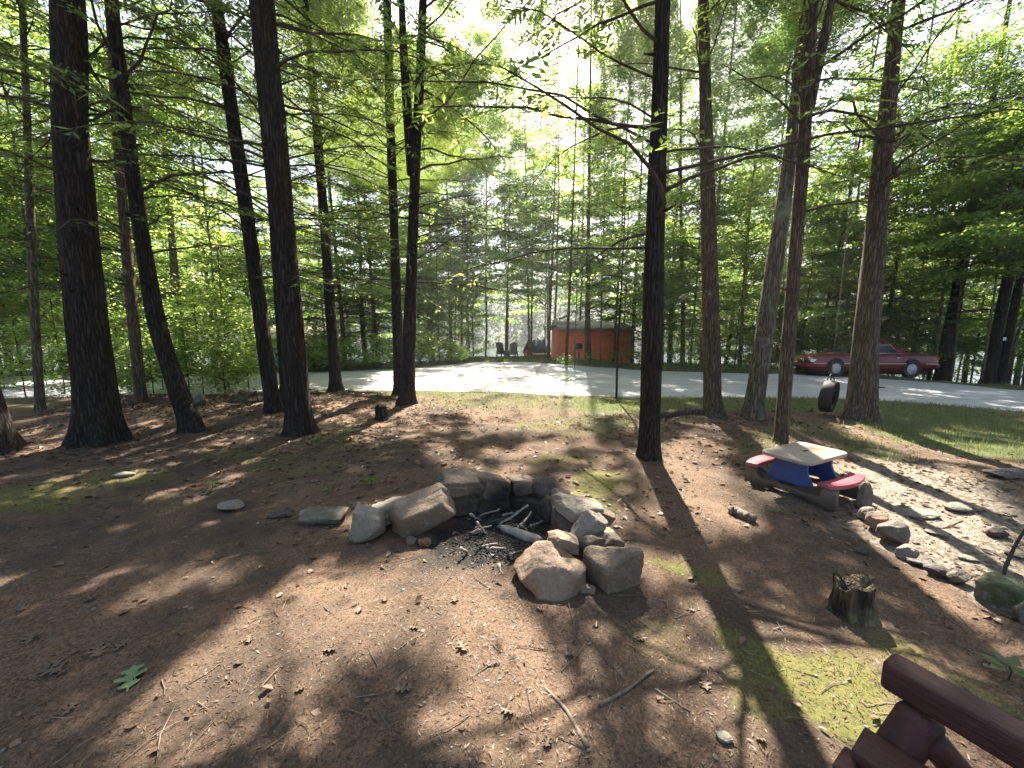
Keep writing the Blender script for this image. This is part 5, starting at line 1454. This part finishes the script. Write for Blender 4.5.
x, y = scatter(260000, -13, 15, 3.2, 12, 1.0); k = in_view(x, y) & (y < y_near(x) + .12); x, y = x[k], y[k]; zn = zones(x, y, 0 * x)
k = rg.random(len(x)) < np.clip(zn[..., 1] - .15, 0, 1) * (.3 + .9 * fbm(x * 2, y * 2, 71, 3)); blades('grass', 'short green grass along the near road edge and lawn', x[k], y[k], (.02, .11), (.004, .010), 'grass', 'grass')
x = rg.uniform(-16, 18, 160000); yf_ = y_far(x); y = yf_ - .15 + 7 * rg.random(len(x)) ** 1.5
k = in_view(x, y) & (rg.random(len(x)) < fbm(x * .8, y * .8, 72, 3) * 1.2 - .1) & ~((x > 10.5) & (x < 17) & (y < 16.2)); blades('grass', 'sunlit grass and weeds on the far verge of the road', x[k], y[k], (.06, .24), (.012, .03), 'grass', 'grass')
x, y = scatter(460000, -5, 5, .6, 5.5, 1.3); k = in_view(x, y); x, y = x[k], y[k]; zn = zones(x, y, 0 * x)
k = rg.random(len(x)) < np.clip(zn[..., 0] - .12, 0, 1) * np.clip(fbm(x * 5, y * 5, 73, 3) * 3 - 1.25, 0, .6); blades('moss', 'yellow green moss patches on the soil', x[k], y[k], (.006, .018), (.003, .007), 'moss', 'moss')

# fallen oak leaves one can tell apart
HALF = [(.15, .03), (.20, .20), (.30, .25), (.33, .09), (.43, .11), (.50, .33), (.61, .36), (.62, .13), (.71, .13), (.78, .26), (.86, .23), (.86, .09)]
def oak():
    return np.array([(0, .012)] + HALF + [(1, 0)] + [(a, -b) for a, b in HALF[::-1]] + [(0, -.012)])


M['oakgreen'] = leaf_mat('green_oak_leaf', (.13, .21, .10), (.16, .24, .12), (.1, .2, .05), (.1, .2, .05), .2, .02)
M['oakbrown'] = leaf_mat('brown_oak_leaf', (.095, .066, .044), (.20, .15, .11), (.06, .035, .02), (.09, .06, .04), .2, .012)
OL = oak()
def fallen(px, py, wpx, rot, m, label, group=None):
    b = gpt(px, py); _, _, dep = project(b); L = wpx * float(dep) / F
    V = np.zeros((len(OL) + 1, 3)); V[:-1, :2] = (OL - [.5, 0]) * L; V[:, 2] = .004 + (.10 if m == 'oakgreen' else .24) * L * (np.abs(V[:, 1]) / L) + .02 * L + rg.uniform(0, .02, len(V)) * L
    V[-1] = (0.02, 0, .003)
    n = len(OL); F3 = [[i, (i + 1) % n, n] for i in range(n)]
    o = link('fallen_leaf', mesh_np('fallen_leaf', V, None, F3, M[m]), None, b + [0, 0, .004], (rg.uniform(-.1, .1), rg.uniform(-.1, .1), rot)); tag(o, label, 'leaf', group)


fallen(131, 680, 35, 2.2, 'oakgreen', 'green lobed oak leaf lying alone on the shaded soil')
for (px_, py_, w_) in [(58, 665, 26), (98, 652, 30), (50, 672, 30), (404, 690, 22), (463, 648, 22), (508, 712, 20), (330, 650, 18), (548, 742, 16), (120, 648, 18), (20, 610, 18), (300, 690, 14), (705, 685, 20), (455, 600, 14), (415, 628, 14), (570, 655, 14), (385, 600, 12), (540, 610, 12), (250, 640, 16), (640, 640, 14), (90, 600, 16), (230, 600, 12), (690, 610, 12), (760, 740, 14), (70, 710, 20), (200, 560, 12), (30, 640, 22)]:
    fallen(px_, py_, w_ * .85, rg.uniform(0, 6.28), 'oakbrown', 'curled dead oak leaf lying on the bare soil', 'dead oak leaves on the bare soil')


def seedling(px, py, hpx, wpx, label, m='leaf', n=7, group=None):
    b = gpt(px, py); _, _, dep = project(b); dep = float(dep); h = hpx * dep / F; L = wpx * dep / F * .5
    T = empty('seedling', b, label, 'plant', group)
    mb = MB(); mb.tube([(0, 0, -.01), (.01, 0, h * .5), (0, .01, h * .9)], [.004, .003, .002], 5); link('stem', mb.me('stem', M['twig'], True), T)
    a = np.arange(n) / n * 2 * PI + rg.uniform(0, .6, n); D = unit(np.stack([np.cos(a), np.sin(a), rg.uniform(-.25, .25, n)], -1))
    V = leaves(np.tile([0, 0, h * .85], (n, 1)) + rg.normal(0, .1, (n, 3)) * h * .5, D, np.tile([0, 0, 1.], (n, 1)) + rg.normal(0, .15, (n, 3)), L * rg.uniform(.7, 1.1, n), L * rg.uniform(.4, .55, n), False)
    link('leaf_whorl', mesh_np('leaf_whorl', V, quads(n), None, M[m]), T)


seedling(371, 486, 8, 20, 'pale leafed seedling behind the sunlit ring stones')
seedling(328, 493, 6, 12, 'tiny green seedling before the dry leaf bank')
seedling(350, 440, 12, 24, 'dark green seedling near the little dark stump', 'leaf_dark', 12)
seedling(320, 448, 10, 20, 'low dark green plant below the dry leaf bank', 'leaf_dark', 12)
seedling(568, 396, 20, 18, 'thin seedling at the road edge before the red cabin', 'leaf_dark', 12)
seedling(553, 396, 10, 12, 'short seedling at the road edge beside a taller one', 'leaf_dark', 9)
seedling(1008, 680, 18, 44, 'broad leafed green plant beside the log bench', 'leaf', 6)
seedling(905, 512, 7, 14, 'green seedling sprouting among the pale border stones', 'leaf', 6)
seedling(212, 490, 10, 16, 'small dim seedling on the dark soil above the pale stone', 'leaf_dark', 7)

# ------------------------------------------------------------------ air
hz, nt, p, o = mat('summer_haze'); nt.nodes.remove(p)
pv = nt.nodes.new('ShaderNodeVolumePrincipled'); pv.inputs['Density'].default_value = .0009; pv.inputs['Color'].default_value = (.93, .96, 1, 1); pv.inputs['Anisotropy'].default_value = .4
nt.links.new(pv.outputs[0], o.inputs['Volume'])
mb = MB(); mb.box((0, 150, 29), (640, 360, 70)); tag(link('haze', mb.me('haze', hz)), 'thin bright summer haze among the trees', 'haze', kind='stuff')

# ------------------------------------------------------------------ render settings
SC.view_settings.view_transform = 'Standard'; SC.view_settings.look = 'None'; SC.view_settings.gamma = 1
SC.view_settings.exposure = 2.65
SC.render.engine = 'CYCLES'
cy = SC.cycles
cy.max_bounces = 6; cy.diffuse_bounces = 4; cy.glossy_bounces = 2; cy.transmission_bounces = 4; cy.transparent_max_bounces = 4; cy.volume_bounces = 0
cy.use_denoising = True; cy.sample_clamp_indirect = 6
cy.caustics_reflective = False; cy.caustics_refractive = False
cy.volume_step_rate = 4; cy.volume_max_steps = 64
